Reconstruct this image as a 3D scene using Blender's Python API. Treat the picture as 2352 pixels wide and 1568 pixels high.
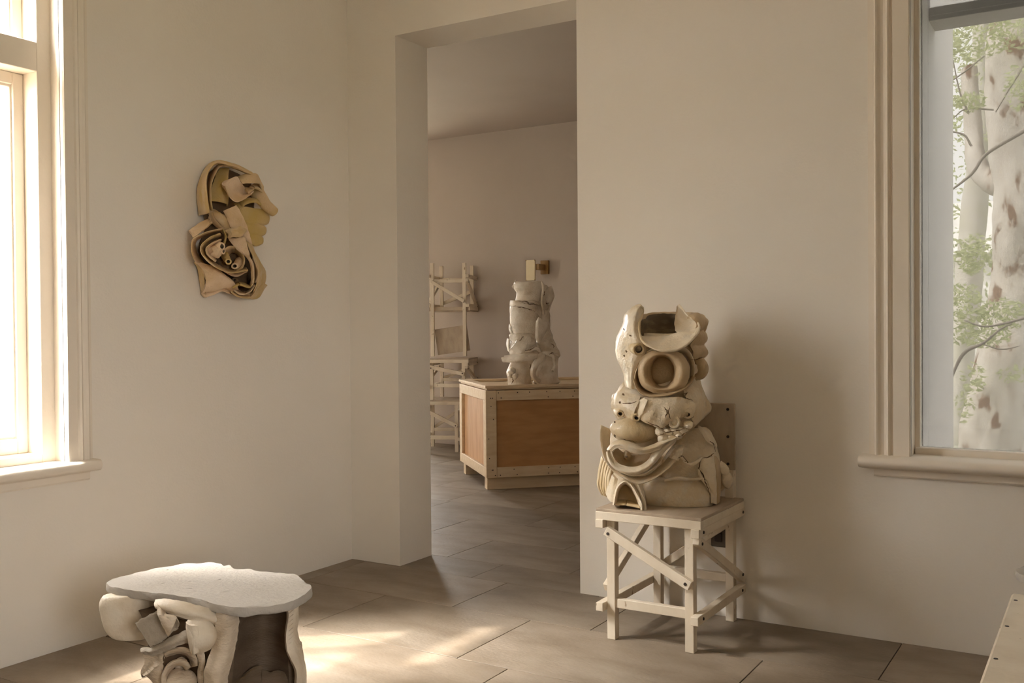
import bpy, bmesh, math, random
from mathutils import Vector, Matrix, noise
for _o in list(bpy.data.objects): bpy.data.objects.remove(_o)
S = bpy.context.scene
COL = S.collection
random.seed(7)
PI = math.pi

# ------------------------------------------------------------------ camera
W, H, F = 2352, 1568, 2249.856
YAW, PIT, ROL = 0.547753895, -0.013893467, -0.00778169401
FW = Vector((-math.sin(YAW)*math.cos(PIT), math.cos(YAW)*math.cos(PIT), math.sin(PIT)))
_r = Vector((math.cos(YAW), math.sin(YAW), 0)); _u = _r.cross(FW)
RT = math.cos(ROL)*_r + math.sin(ROL)*_u
UP = -math.sin(ROL)*_r + math.cos(ROL)*_u
CP = Vector((3.519, -4.081, 1.25))
cam = bpy.data.cameras.new('camera'); cam.sensor_width = 36; cam.lens = F/W*36; cam.clip_start = .02
co = bpy.data.objects.new('camera', cam); COL.objects.link(co); S.camera = co
co.matrix_world = Matrix(((RT.x, UP.x, -FW.x, CP.x), (RT.y, UP.y, -FW.y, CP.y), (RT.z, UP.z, -FW.z, CP.z), (0, 0, 0, 1)))

# ------------------------------------------------------------------ light
S.view_settings.view_transform = 'Standard'; S.view_settings.look = 'None'
S.view_settings.gamma = 1; S.view_settings.use_curve_mapping = False
S.view_settings.exposure = -0.06
wd = bpy.data.worlds.new('World'); S.world = wd; wd.use_nodes = True
_bg = wd.node_tree.nodes['Background']
_bg.inputs[0].default_value = (1.0, .965, .92, 1); _bg.inputs[1].default_value = 25.0
sun = bpy.data.lights.new('sun', 'SUN'); sun.energy = 10.5; sun.angle = math.radians(1.4); sun.color = (1, .93, .82)
so = bpy.data.objects.new('sun', sun); COL.objects.link(so); so.location = (-8, -8, 12)
SD = Vector((.77*.585, .638*.585, -.811)); so.rotation_euler = SD.to_track_quat('-Z', 'Y').to_euler()
glow = bpy.data.lights.new('sun_haze', 'SUN'); glow.energy = 58.0; glow.angle = math.radians(25); glow.color = (1, .95, .88)
go = bpy.data.objects.new('sun_haze', glow); COL.objects.link(go); go.location = (-8, -8.5, 12); go.rotation_euler = Vector((.77*.643, .638*.643, -.766)).to_track_quat('-Z', 'Y').to_euler()
def portal(loc, direction, sx, sy):
    l = bpy.data.lights.new('window_daylight', 'AREA'); l.shape = 'RECTANGLE'; l.size = sx; l.size_y = sy
    l.cycles.is_portal = True
    o = bpy.data.objects.new('window_daylight', l); COL.objects.link(o); o.location = loc
    o.rotation_euler = Vector(direction).to_track_quat('-Z', 'Z').to_euler()
S.cycles.max_bounces = 14; S.cycles.diffuse_bounces = 8; S.cycles.transparent_max_bounces = 12
S.cycles.caustics_reflective = False; S.cycles.caustics_refractive = False
S.cycles.sample_clamp_indirect = 6

# ------------------------------------------------------------------ materials
def mat(name, col, col2=None, scale=6, rough=.6, bump=0, bscale=60, detail=6, lo=.4, hi=.65, stretch=(1, 1, 1),
        spec=.4, rand=0, coat=0, col3=None, scale3=2, lo3=.55, hi3=.7, bump2=0, bscale2=8):
    m = bpy.data.materials.new(name); m.use_nodes = True
    n = m.node_tree.nodes; L = m.node_tree.links; b = n['Principled BSDF']
    b.inputs['Roughness'].default_value = rough; b.inputs['Specular IOR Level'].default_value = spec
    b.inputs['Base Color'].default_value = (*col, 1); b.inputs['Coat Weight'].default_value = coat; b.inputs['Coat Roughness'].default_value = .15
    tc = n.new('ShaderNodeTexCoord'); mp = n.new('ShaderNodeMapping'); mp.inputs['Scale'].default_value = stretch
    L.new(tc.outputs['Object'], mp.inputs[0]); out = None
    def mixed(prev, c, sc, a, z):
        t = n.new('ShaderNodeTexNoise'); t.inputs['Scale'].default_value = sc; t.inputs['Detail'].default_value = detail
        L.new(mp.outputs[0], t.inputs['Vector'])
        r = n.new('ShaderNodeMapRange'); r.inputs['From Min'].default_value = a; r.inputs['From Max'].default_value = z
        L.new(t.outputs['Fac'], r.inputs['Value'])
        x = n.new('ShaderNodeMix'); x.data_type = 'RGBA'; L.new(r.outputs[0], x.inputs['Factor'])
        if prev is None: x.inputs['A'].default_value = (*col, 1)
        else: L.new(prev, x.inputs['A'])
        x.inputs['B'].default_value = (*c, 1); return x.outputs['Result']
    if col2: out = mixed(None, col2, scale, lo, hi)
    if col3: out = mixed(out, col3, scale3, lo3, hi3)
    if rand:
        oi = n.new('ShaderNodeObjectInfo'); r = n.new('ShaderNodeMapRange'); r.inputs['To Min'].default_value = 1-rand; r.inputs['To Max'].default_value = 1+rand
        L.new(oi.outputs['Random'], r.inputs['Value']); h = n.new('ShaderNodeHueSaturation'); L.new(r.outputs[0], h.inputs['Value'])
        if out is None: h.inputs['Color'].default_value = (*col, 1)
        else: L.new(out, h.inputs['Color'])
        out = h.outputs[0]
    if out is not None: L.new(out, b.inputs['Base Color'])
    prevn = None
    for bs, sc in ((bump, bscale), (bump2, bscale2)):
        if bs:
            t = n.new('ShaderNodeTexNoise'); t.inputs['Scale'].default_value = sc; t.inputs['Detail'].default_value = 5
            L.new(mp.outputs[0], t.inputs['Vector'])
            bp = n.new('ShaderNodeBump'); bp.inputs['Strength'].default_value = bs; bp.inputs['Distance'].default_value = .02
            L.new(t.outputs['Fac'], bp.inputs['Height'])
            if prevn: L.new(prevn, bp.inputs['Normal'])
            prevn = bp.outputs[0]
    if prevn: L.new(prevn, b.inputs['Normal'])
    return m
M = {}
M['plaster'] = mat('plaster', (.83, .79, .73), (.81, .765, .70), 1.3, .85, .06, 90, spec=.2, bump2=.12, bscale2=5)
M['plaster_grey'] = mat('plaster_grey', (.46, .405, .36), (.44, .385, .34), 1.3, .85, .06, 90, spec=.2)  # darker copy of the plaster, puts the far room's dimness into the colour
M['trim'] = mat('trim', (.80, .735, .645), (.77, .70, .61), 3, .45, .04, 60)
M['stone'] = mat('stone', (.265, .215, .165), (.175, .135, .095), 3.2, .50, .12, 40, 9, .35, .7, (1, 2.2, 1), .28, .14, col3=(.31, .26, .205), scale3=1.3)
M['grout'] = mat('grout', (.24, .19, .14), rough=.9)
M['clay_relief'] = mat('clay_relief', (.66, .49, .29), (.58, .41, .15), 7, .62, .25, 140, col3=(.66, .52, .33), scale3=13, lo3=.5, hi3=.62)
M['clay_yellow'] = mat('clay_yellow', (.55, .40, .13), (.60, .45, .22), 9, .6, .2, 140)
M['clay_pink'] = mat('clay_pink', (.74, .57, .40), (.63, .45, .25), 9, .65, .25, 140)
M['clay_dark'] = mat('clay_dark', (.16, .10, .05), (.11, .07, .035), 10, .8, .3, 120)  # dark tone painting the shade in the relief's recesses; also colours real cracks
M['glaze'] = mat('glaze', (.82, .72, .56), (.68, .54, .34), 6, .34, .25, 90, 8, .45, .7, spec=.5, coat=.25, col3=(.74, .66, .53), scale3=15, lo3=.5, hi3=.65, bump2=.4, bscale2=24)
M['glaze_tan'] = mat('glaze_tan', (.58, .45, .29), (.48, .35, .20), 8, .45, .2, 90, coat=.1)
M['glaze_ochre'] = mat('glaze_ochre', (.62, .49, .29), (.70, .59, .42), 9, .4, .2, 90, 8, .4, .6, (1, 1, .35), coat=.15)
M['soot'] = mat('soot', (.10, .075, .045), (.17, .13, .08), 12, .5, .2, 80, 6, .45, .6, (1, 1, 3))  # near-black painted inside hollows for the shade there
M['white_clay'] = mat('white_clay', (.87, .81, .72), (.66, .57, .45), 9, .45, .25, 100, col3=(.66, .50, .34), scale3=3.5, lo3=.58, hi3=.72, coat=.2, bump2=.2, bscale2=25)
M['slab'] = mat('slab', (.47, .44, .40), (.43, .395, .35), 4, .8, .25, 70, spec=.1, bump2=.15, bscale2=14)
M['stool_clay'] = mat('stool_clay', (.70, .60, .48), (.56, .455, .33), 7, .55, .3, 60, 8, .4, .65, (1, 1, 3), bump2=.25, bscale2=30)
M['stool_white'] = mat('stool_white', (.76, .68, .56), (.66, .56, .43), 14, .6, .2, 90)
M['stool_grey'] = mat('stool_grey', (.40, .345, .275), (.33, .28, .22), 10, .7, .3, 80)
M['stool_brown'] = mat('stool_brown', (.17, .12, .08), (.13, .09, .055), 6, .75, .3, 60, 6, .4, .6, (1, 1, 5))  # brown of the stool's hollow, darkened to paint in its shade
M['paintwood'] = mat('paintwood', (.75, .67, .55), (.66, .57, .45), 9, .55, .12, 50, 8, .4, .7, (1, 1, .4), col3=(.36, .26, .16), scale3=30, lo3=.68, hi3=.72)
M['seatwood'] = mat('seatwood', (.45, .37, .28), (.37, .295, .22), 7, .5, .12, 50, 8, .4, .7, (3, .4, 1))
M['bolt'] = mat('bolt', (.035, .025, .02), rough=.6)
M['pine'] = mat('pine', (.74, .60, .42), (.66, .50, .32), 5, .6, .06, 60, 8, .4, .65, (1, 6, 6), col3=(.45, .28, .13), scale3=9, lo3=.73, hi3=.78)
M['ply'] = mat('ply', (.50, .27, .115), (.42, .215, .085), 4, .6, .05, 60, 8, .4, .65, (1, 1, 5))  # same plywood as the end panels, shade of the long sides put in
M['ply_light'] = mat('ply_light', (.58, .345, .175), (.48, .265, .12), 4, .6, .05, 60, 8, .4, .65, (5, 5, 1))  # lit copy of the plywood, for the ends that face the daylight
M['cream'] = mat('cream', (.76, .66, .46), rough=.6)
M['brass'] = mat('brass', (.36, .22, .08), (.28, .16, .05), 9, .4)
M['socket'] = mat('socket', (.10, .08, .06), rough=.5)
M['outer_paint'] = mat('outer_paint', (.90, .885, .87), (.86, .845, .83), 3, .7, .1, 30)
M['outer_grey'] = mat('outer_grey', (.72, .70, .67), (.62, .60, .57), 12, .7)
M['ground'] = mat('ground', (.45, .43, .38), (.38, .40, .28), .8, .9)
M['bark'] = mat('bark', (.62, .58, .53), (.50, .45, .39), 5, .85, .5, 25, 9, .4, .65, (1, 1, .5), col3=(.22, .14, .09), scale3=5, lo3=.58, hi3=.64)
M['bark_far'] = mat('bark_far', (.60, .57, .52), (.52, .50, .42), 4, .85, .3, 15)
M['twig'] = mat('twig', (.26, .23, .19), rough=.8)
M['house'] = mat('house', (.82, .80, .77), rough=.8)
def leafmat():
    m = mat('leaf', (.50, .52, .33), (.43, .47, .26), 3, .6, rand=0)
    n = m.node_tree.nodes; L = m.node_tree.links; b = n['Principled BSDF']; o = n['Material Output']
    t = n.new('ShaderNodeBsdfTranslucent'); t.inputs[0].default_value = (.58, .62, .38, 1); x = n.new('ShaderNodeMixShader'); x.inputs[0].default_value = .5
    L.new(b.outputs[0], x.inputs[1]); L.new(t.outputs[0], x.inputs[2]); L.new(x.outputs[0], o.inputs[0]); return m
M['leaf'] = leafmat()
M['blind'] = mat('blind', (.9, .88, .85), rough=.9)  # lintel white, made translucent so daylight from behind brightens it
_n = M['blind'].node_tree.nodes; _t = _n.new('ShaderNodeBsdfTranslucent'); _t.inputs[0].default_value = (.96, .95, .93, 1); _x = _n.new('ShaderNodeMixShader'); _x.inputs[0].default_value = 1.0
_l = M['blind'].node_tree.links; _l.new(_n['Principled BSDF'].outputs[0], _x.inputs[1]); _l.new(_t.outputs[0], _x.inputs[2]); _l.new(_x.outputs[0], _n['Material Output'].inputs[0])
def glassmat(name, tint, haze, hazecol):
    m = bpy.data.materials.new(name); m.use_nodes = True; n = m.node_tree.nodes; L = m.node_tree.links
    n.remove(n['Principled BSDF']); o = n['Material Output']
    t = n.new('ShaderNodeBsdfTransparent'); t.inputs[0].default_value = (*tint, 1)
    tl = n.new('ShaderNodeBsdfTranslucent'); tl.inputs[0].default_value = (*hazecol, 1)
    g = n.new('ShaderNodeBsdfGlossy'); g.inputs['Roughness'].default_value = .03
    x = n.new('ShaderNodeMixShader'); x.inputs[0].default_value = haze
    L.new(t.outputs[0], x.inputs[1]); L.new(tl.outputs[0], x.inputs[2])
    y = n.new('ShaderNodeMixShader'); y.inputs[0].default_value = .02
    L.new(x.outputs[0], y.inputs[1]); L.new(g.outputs[0], y.inputs[2]); L.new(y.outputs[0], o.inputs[0]); return m
M['glass_clear'] = glassmat('glass_clear', (.95, .95, .95), .04, (.9, .9, .9))
M['glass_dull'] = glassmat('glass_dull', (.187, .187, .185), .02, (.9, .88, .85))  # dark tint added to hold down the brightness of the outside view

# ------------------------------------------------------------------ mesh helpers
def link(name, verts, faces, m, parent=None, smooth=False, world=True):
    me = bpy.data.meshes.new(name)
    if parent is not None and world:
        inv = parent_mat(parent).inverted(); verts = [inv @ Vector(v) for v in verts]
    me.from_pydata([tuple(v) for v in verts], [], faces); me.materials.append(M[m])
    bm = bmesh.new(); bm.from_mesh(me); bmesh.ops.recalc_face_normals(bm, faces=bm.faces)
    if smooth:
        for f in bm.faces: f.smooth = True
        for e in bm.edges:
            if len(e.link_faces) == 2 and e.calc_face_angle(0) > 1.0: e.smooth = False
    bm.to_mesh(me); bm.free()
    o = bpy.data.objects.new(name, me); COL.objects.link(o)
    if parent is not None: o.parent = parent
    return o
def parent_mat(p):
    m = Matrix.LocRotScale(p.location, p.rotation_euler, p.scale)
    return parent_mat(p.parent) @ m if p.parent else m
def tag(o, label=None, cat=None, group=None, kind=None):
    for k, v in (('label', label), ('category', cat), ('group', group), ('kind', kind)):
        if v: o[k] = v
    return o
def thing(name, label, cat, loc=(0, 0, 0), rz=0, group=None):
    o = bpy.data.objects.new(name, None); COL.objects.link(o); o.location = loc; o.rotation_euler = (0, 0, rz); o.empty_display_size = .1
    return tag(o, label, cat, group)
def structure(o): o['kind'] = 'structure'; return o

class MB:
    def __init__(s): s.v = []; s.f = []
    def add(s, v, f):
        b = len(s.v); s.v += [Vector(p) for p in v]; s.f += [tuple(i+b for i in q) for q in f]; return s
    def box(s, lo, hi, c=0, mtx=None):
        x0, y0, z0 = lo; x1, y1, z1 = hi
        if c <= 0:
            v = [(x, y, z) for x in (x0, x1) for y in (y0, y1) for z in (z0, z1)]
            f = [(0, 1, 3, 2), (4, 6, 7, 5), (0, 4, 5, 1), (2, 3, 7, 6), (0, 2, 6, 4), (1, 5, 7, 3)]
        else:
            v = []; idx = {}
            for ix, x in enumerate((x0, x1)):
                for iy, y in enumerate((y0, y1)):
                    for iz, z in enumerate((z0, z1)):
                        d = [(1-2*ix)*c, (1-2*iy)*c, (1-2*iz)*c]
                        for a in range(3):
                            p = [x+d[0], y+d[1], z+d[2]]; p[a] = (x, y, z)[a]; idx[(ix, iy, iz, a)] = len(v); v.append(p)
            f = []
            for a in range(3):
                b1, b2 = (a+1) % 3, (a+2) % 3
                for sgn in (0, 1):
                    q = []
                    for p, r in ((0, 0), (1, 0), (1, 1), (0, 1)):
                        k = [0, 0, 0]; k[a] = sgn; k[b1] = p; k[b2] = r; q.append(idx[(*k, a)])
                    f.append(tuple(q))
            for a in range(3):
                b1, b2 = (a+1) % 3, (a+2) % 3
                for p in (0, 1):
                    for r in (0, 1):
                        k0 = [0, 0, 0]; k1 = [0, 0, 0]; k0[b1] = k1[b1] = p; k0[b2] = k1[b2] = r; k1[a] = 1
                        f.append((idx[(*k0, b1)], idx[(*k1, b1)], idx[(*k1, b2)], idx[(*k0, b2)]))
            for ix in (0, 1):
                for iy in (0, 1):
                    for iz in (0, 1): f.append((idx[(ix, iy, iz, 0)], idx[(ix, iy, iz, 1)], idx[(ix, iy, iz, 2)]))
        if mtx is not None: v = [mtx @ Vector(p) for p in v]
        return s.add(v, f)
    def bar(s, p0, p1, w, t, side=(1, 0, 0), c=.002):
        p0 = Vector(p0); p1 = Vector(p1); z = (p1-p0); L = z.length; z.normalize()
        x = Vector(side); x = (x - z*x.dot(z)).normalized(); y = z.cross(x)
        m = Matrix(((x.x, y.x, z.x, p0.x), (x.y, y.y, z.y, p0.y), (x.z, y.z, z.z, p0.z), (0, 0, 0, 1)))
        return s.box((-w/2, -t/2, 0), (w/2, t/2, L), c, m)
    def disk(s, p, n, r, h, seg=12):
        n = Vector(n).normalized(); a = n.orthogonal().normalized(); b = n.cross(a); p = Vector(p); v = []
        for k in range(2):
            for i in range(seg): v.append(p + n*h*k + (a*math.cos(2*PI*i/seg) + b*math.sin(2*PI*i/seg))*r*(1-.15*k))
        f = [(i, (i+1) % seg, seg+(i+1) % seg, seg+i) for i in range(seg)] + [tuple(range(seg))[::-1], tuple(range(seg, 2*seg))]
        return s.add(v, f)
    def prism(s, prof, axis, a, b):
        """2-D closed profile swept along an axis ('x','y','z') from a to b."""
        n = len(prof); v = []
        for t in (a, b):
            for p, q in prof: v.append({'x': (t, p, q), 'y': (p, t, q), 'z': (p, q, t)}[axis])
        f = [(i, (i+1) % n, n+(i+1) % n, n+i) for i in range(n)] + [tuple(range(n))[::-1], tuple(range(n, 2*n))]
        return s.add(v, f)
    def obj(s, name, m, parent=None, smooth=False, world=True): return link(name, s.v, s.f, m, parent, smooth, world)

def cr(pts, n, closed=False):
    """Catmull-Rom resample of a list of Vectors to n points, by chord length."""
    P = [Vector(p) for p in pts]
    if closed: P = P + [P[0]]
    if len(P) == 2: return [P[0].lerp(P[1], i/(n-1)) for i in range(n)]
    L = [0]
    for a, b in zip(P, P[1:]): L.append(L[-1] + max((b-a).length, 1e-6))
    out = []; tot = n if closed else n-1
    for i in range(n):
        t = L[-1]*i/tot; k = 0
        while k < len(P)-2 and L[k+1] < t: k += 1
        u = (t-L[k])/(L[k+1]-L[k])
        p1, p2 = P[k], P[k+1]
        p0 = P[k-1] if k > 0 else (P[-2] if closed else p1*2-p2)
        p3 = P[k+2] if k+2 < len(P) else (P[1] if closed else p2*2-p1)
        out.append(.5*((2*p1) + (p2-p0)*u + (2*p0-5*p1+4*p2-p3)*u*u + (3*p1-p0-3*p2+p3)*u*u*u))
    return out
def rough_up(v, amp, freq, seed=0):
    s = Vector((seed*3.7, seed*1.9, seed*5.3))
    return [p + noise.noise_vector(p*freq + s)*amp for p in v]

class Clay:
    """One ceramic piece: pixels read off the photograph are carried to real points at a chosen depth, parts are thick clay."""
    def __init__(s, root, mapper, out, k, zmin=None, m='glaze'):
        s.root = root; s.P = mapper; s.out = Vector(out).normalized(); s.k = k; s.zmin = zmin; s.m = m; s.seed = 1
        s.lat = Vector((0, 0, 1)).cross(s.out).normalized()      # image-right
    def fin(s, name, v, f, m, amp=.0025, freq=22):
        s.seed += 1
        v = rough_up(v, amp, freq, s.seed); v = rough_up(v, amp*.4, freq*3.3, s.seed)
        if s.zmin is not None: v = [Vector((p.x, p.y, max(p.z, s.zmin))) for p in v]
        return link(name, v, f, m or s.m, s.root, True)
    def sheet(s, name, A, B, th=.008, m=None, bulge=0, n=26, c=7, closed=False, jag=.002, amp=.002):
        a = cr([s.P(*p) for p in A], n, closed); b = cr([s.P(*p) for p in B], n, closed)
        front = []; back = []
        for i in range(n):
            i0, i1 = ((i-1) % n, (i+1) % n) if closed else (max(i-1, 0), min(i+1, n-1))
            tg = (a[i1]+b[i1]) - (a[i0]+b[i0]); ac = b[i]-a[i]; N = tg.cross(ac)
            if N.length < 1e-9: N = s.out.copy()
            N.normalize()
            if N.dot(s.out) < 0: N = -N
            rf = []; rb = []
            ja = noise.noise(a[i]*60)*jag; jb = noise.noise(b[i]*60+Vector((9, 9, 9)))*jag
            acn = ac.normalized() if ac.length > 1e-9 else Vector((0, 0, 1))
            pa = a[i]+acn*ja; pb = b[i]+acn*jb
            rim = th*.32 if ac.length > th else 0
            for j in range(c):
                t = j/(c-1); p = pa.lerp(pb, t) + s.out*bulge*4*t*(1-t)
                hh = th/2 * (.55 if j in (0, c-1) else 1)
                rf.append(p+N*hh); rb.append(p-N*hh)
            rf.insert(0, pa-acn*rim); rf.append(pb+acn*rim)
            front.append(rf); back.append(rb)
        v = []; f = []; ring = 2*c+2
        for i in range(n): v += front[i] + back[i][::-1]
        for i in range(n if closed else n-1):
            for j in range(ring):
                q = (i+1) % n
                f.append((i*ring+j, i*ring+(j+1) % ring, q*ring+(j+1) % ring, q*ring+j))
        if not closed:
            for i in (0, n-1):
                base = i*ring
                ids = [base+j for j in range(ring)]
                for j in range(c):     # stitch front j to back
                    pass
                f.append(tuple(ids))
        return s.fin(name, v, f, m, amp)
    def ringsurf(s, name, rings, m, capa=True, capb=True, amp=.0025, freq=22):
        n = len(rings[0]); v = [p for r in rings for p in r]; f = []
        for i in range(len(rings)-1):
            for j in range(n): f.append((i*n+j, i*n+(j+1) % n, (i+1)*n+(j+1) % n, (i+1)*n+j))
        for flag, i in ((capa, 0), (capb, len(rings)-1)):
            if flag:
                cidx = len(v); v.append(sum(rings[i], Vector())/n)
                for j in range(n): f.append((i*n+j, i*n+(j+1) % n, cidx))
        return s.fin(name, v, f, m, amp, freq)
    def tube(s, name, path, rad, m=None, n=22, seg=18, hole=0, depth=.05, flat=1.0, amp=.0025):
        """path of (u,v,d); rad list of pixel radii; hole = wall thickness in metres when the far end is open."""
        c = cr([s.P(*p) for p in path], n); rr = cr([Vector((r*s.k, 0, 0)) for r in rad], n) if len(rad) > 1 else [Vector((rad[0]*s.k, 0, 0))]*n
        rings = []; ax = None
        for i in range(n):
            t = (c[min(i+1, n-1)]-c[max(i-1, 0)]).normalized()
            if ax is None: ax = t.orthogonal().normalized()
            ax = (ax - t*ax.dot(t)).normalized(); b = t.cross(ax)
            rings.append([c[i] + (ax*math.cos(2*PI*j/seg) + b*math.sin(2*PI*j/seg)*flat)*rr[i].x for j in range(seg)])
        if hole:
            t = (c[-1]-c[-2]).normalized(); ctr = c[-1]; R = rr[-1].x
            q = max(.25, 1-hole/R)
            rings.append([ctr + (p-ctr)*(1-.4*(1-q)) + t*hole*.3 for p in rings[n-1]])
            rings.append([ctr + (p-ctr)*q for p in rings[n-1]])
            rings.append([ctr + (p-ctr)*q*.9 - t*depth*.5 for p in rings[n-1]])
            rings.append([ctr + (p-ctr)*q*.7 - t*depth for p in rings[n-1]])
        o = s.ringsurf(name, rings, m, amp=amp)
        if hole:
            o.data.materials.append(M['soot'])  # inner faces painted dark for the shade in the hole
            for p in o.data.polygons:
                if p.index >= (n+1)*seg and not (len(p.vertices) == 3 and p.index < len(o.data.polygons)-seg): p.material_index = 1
        return o
    def vessel(s, name, rows, d=0, ratio=.8, m=None, n=40, seg=44, amp=.004, freq=16, power=2.0):
        c = cr([Vector((r[0], (r[1]+r[2])/2, (r[2]-r[1])/2)) for r in rows], n); rings = []
        for q in c:
            ctr = s.P(q.y, q.x, d); R = max(q.z*s.k, .002); ring = []
            for j in range(seg):
                a = 2*PI*j/seg; ca, sa = math.cos(a), math.sin(a)
                ca = math.copysign(abs(ca)**(2/power), ca); sa = math.copysign(abs(sa)**(2/power), sa)
                ring.append(ctr + s.lat*ca*R + s.out*sa*R*ratio)
            rings.append(ring)
        return s.ringsurf(name, rings, m, amp=amp, freq=freq)
    def blob(s, name, u, v, d, ru, rv, rd, m=None, amp=.006, freq=14, seg=28, rot=0):
        ctr = s.P(u, v, d); rings = []; nr = seg//2
        cu, su = math.cos(rot), math.sin(rot); X = s.lat*cu + Vector((0, 0, 1))*su; Z = -s.lat*su + Vector((0, 0, 1))*cu
        for i in range(1, nr):
            th = PI*i/nr
            rings.append([ctr + X*ru*s.k*math.sin(th)*math.cos(2*PI*j/seg) + s.out*rd*math.sin(th)*math.sin(2*PI*j/seg) + Z*rv*s.k*math.cos(th) for j in range(seg)])
        return s.ringsurf(name, rings, m, amp=amp, freq=freq)
    def plate(s, name, outline, d0, d1, m=None, amp=.003):
        """polygon outline (u,v) given thickness from depth d0 to d1"""
        n = 40; o = cr([Vector((p[0], p[1], 0)) for p in outline], n, True); rings = []
        cu = sum(p.x for p in o)/n; cv = sum(p.y for p in o)/n
        for sc, d in ((.9, d0), (1, d0), (1, (d0+d1)/2), (.97, d1), (.6, d1), (.3, d1)):
            rings.append([s.P(cu+(p.x-cu)*sc, cv+(p.y-cv)*sc, d) for p in o])
        return s.ringsurf(name, rings, m, amp=amp)

def ray(u, v): return FW*F + RT*(u-W/2) - UP*(v-H/2)
def on_plane(u, v, c, n): d = ray(u, v); return CP + d*((Vector(c)-CP).dot(n)/d.dot(n))
def onz(u, v, z=0): d = ray(u, v); return CP + d*((z-CP.z)/d.z)
def crop_mapper(u0, v0, sc, c, n):
    c = Vector(c); n = Vector(n)
    return lambda u, v, d=0: on_plane(u0+u/sc, v0+v/sc, c+n*d, n)

# ------------------------------------------------------------------ room shell
def wall(name, axis, a0, a1, t0, t1, z0, z1, openings, m):
    mb = MB()
    def bx(a, b, p, q):
        if b-a < 1e-6 or q-p < 1e-6: return
        mb.box((t0, a, p), (t1, b, q)) if axis == 'y' else mb.box((a, t0, p), (b, t1, q))
    cur = a0
    for o0, o1, p, q in sorted(openings):
        bx(cur, o0, z0, z1); bx(o0, o1, z0, p); bx(o0, o1, q, z1); cur = o1
    bx(cur, a1, z0, z1)
    return structure(mb.obj(name, m))
W1 = (-2.535, -1.70, .70, 2.88); WR = (2.847, 4.26, .70, 2.90); WN = (.75, 1.35, .8, 2.4); WF = (-4.35, -3.4, .25, 2.9); WS = (-5.15, -4.05, 1.0, 2.3)
wall('wall_left', 'y', -8.7, 0, -.22, 0, -.3, 3.4, [W1], 'plaster')
wall('wall_right', 'x', -5.1, 5.8, 0, .28, -.3, 3.4, [(.328, 1.395, -.3, 2.783), WR], 'plaster')
wall('wall_side', 'y', -8.7, 0, 5.6, 5.8, -.3, 3.4, [WS], 'plaster')  # its unseen window opening is added to lighten the left wall
wall('wall_partition', 'x', 3.6, 5.6, -2.66, -2.52, -.3, 3.4, [], 'plaster')  # unseen wall added to keep side window light off the right wall
wall('wall_back', 'x', -.22, 5.8, -8.9, -8.7, -.3, 3.4, [], 'plaster')
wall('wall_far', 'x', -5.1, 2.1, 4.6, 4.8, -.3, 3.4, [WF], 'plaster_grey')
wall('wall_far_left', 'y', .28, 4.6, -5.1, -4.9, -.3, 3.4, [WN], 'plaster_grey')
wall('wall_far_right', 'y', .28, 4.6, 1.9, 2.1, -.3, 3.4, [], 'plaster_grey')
structure(MB().box((-.22, -8.9, 3.4), (5.8, .14, 3.6)).obj('ceiling', 'plaster'))
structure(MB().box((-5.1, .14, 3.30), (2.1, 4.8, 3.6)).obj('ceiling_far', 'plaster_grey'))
structure(MB().box((2.1, .28, -.4), (2.88, 1.03, 3.6)).obj('wall_outside', 'outer_paint'))
_b = MB()
_b.add([(2.88+.12*i, .338+.004*math.sin(i*1.7), z) for z in (2.545, 3.0, 3.45) for i in range(25)], [(i+25*k, i+1+25*k, i+26+25*k, i+25+25*k) for k in range(2) for i in range(24)])
structure(_b.obj('blind_outside', 'blind'))  # lintel face built as a thin translucent sheet to look bright
structure(MB().box((2.846, .137, .60), (2.8795, .2795, 3.0)).obj('trim_1', 'outer_paint'))
structure(MB().box((2.872, .30, 2.506), (5.8, .47, 2.528), .003).box((2.866, .304, 2.522), (5.8, .468, 2.562), .003).obj('beam_outside', 'outer_grey'))
structure(MB().box((-60, -60, -.7), (60, 60, -.4)).obj('ground', 'ground'))
floor = structure(MB().box((-5.1, -8.9, -.3), (5.8, 4.8, -.007)).obj('floor', 'grout'))
ys = [-8.7, -8.1, -7.5, -6.95, -6.4, -5.8, -5.25, -4.7, -4.1, -3.6, -3.05, -2.55, -2.04, -1.54, -1.037, -.481, -.012, .292, .76, 1.22, 1.716, 2.22, 2.74, 3.25, 3.78, 4.25, 4.6]
fixed = {-1.54: [1.635, 2.45, .35], -1.037: [.62, 1.407, 2.413], -.481: [.10, .998, 1.69, 2.824], -.012: [.787], .292: [.425, 1.18], .76: [-.05, .9], 1.22: [-.55, .366, 1.3]}
rf = random.Random(3)
for y0, y1 in zip(ys, ys[1:]):
    lo, hi = (-4.9, 1.9) if y1 > .29 else ((.328, 1.395) if y0 > -.02 else (0, 5.6))
    xs = [x for x in fixed.get(y0, []) if lo < x < hi]
    if xs:
        x = max(xs)
        while x < hi-1.0: x += rf.uniform(.55, 1.0); xs.append(x)
        x = min(xs)
        while x > lo+1.0: x -= rf.uniform(.55, 1.0); xs.append(x)
    else:
        x = lo + rf.uniform(.2, .8)
        while x < hi-.15: xs.append(x); x += rf.uniform(.55, 1.05)
    xs = sorted(x for x in xs if lo+.08 < x < hi-.08); xs = [lo]+xs+[hi]
    for x0, x1 in zip(xs, xs[1:]):
        g = rf.uniform(.0013, .0024); dz = rf.uniform(-.0004, .0004)
        o = link('flagstone', *(lambda q: (q.v, q.f))(MB().box((-(x1-x0)/2+g, -(y1-y0)/2+g, -.03), ((x1-x0)/2-g, (y1-y0)/2-g, 0), .0009)), 'stone')
        o.parent = floor; o.location = ((x0+x1)/2, (y0+y1)/2, dz); o.rotation_euler = (0, 0, rf.uniform(-.002, .002))

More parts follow.
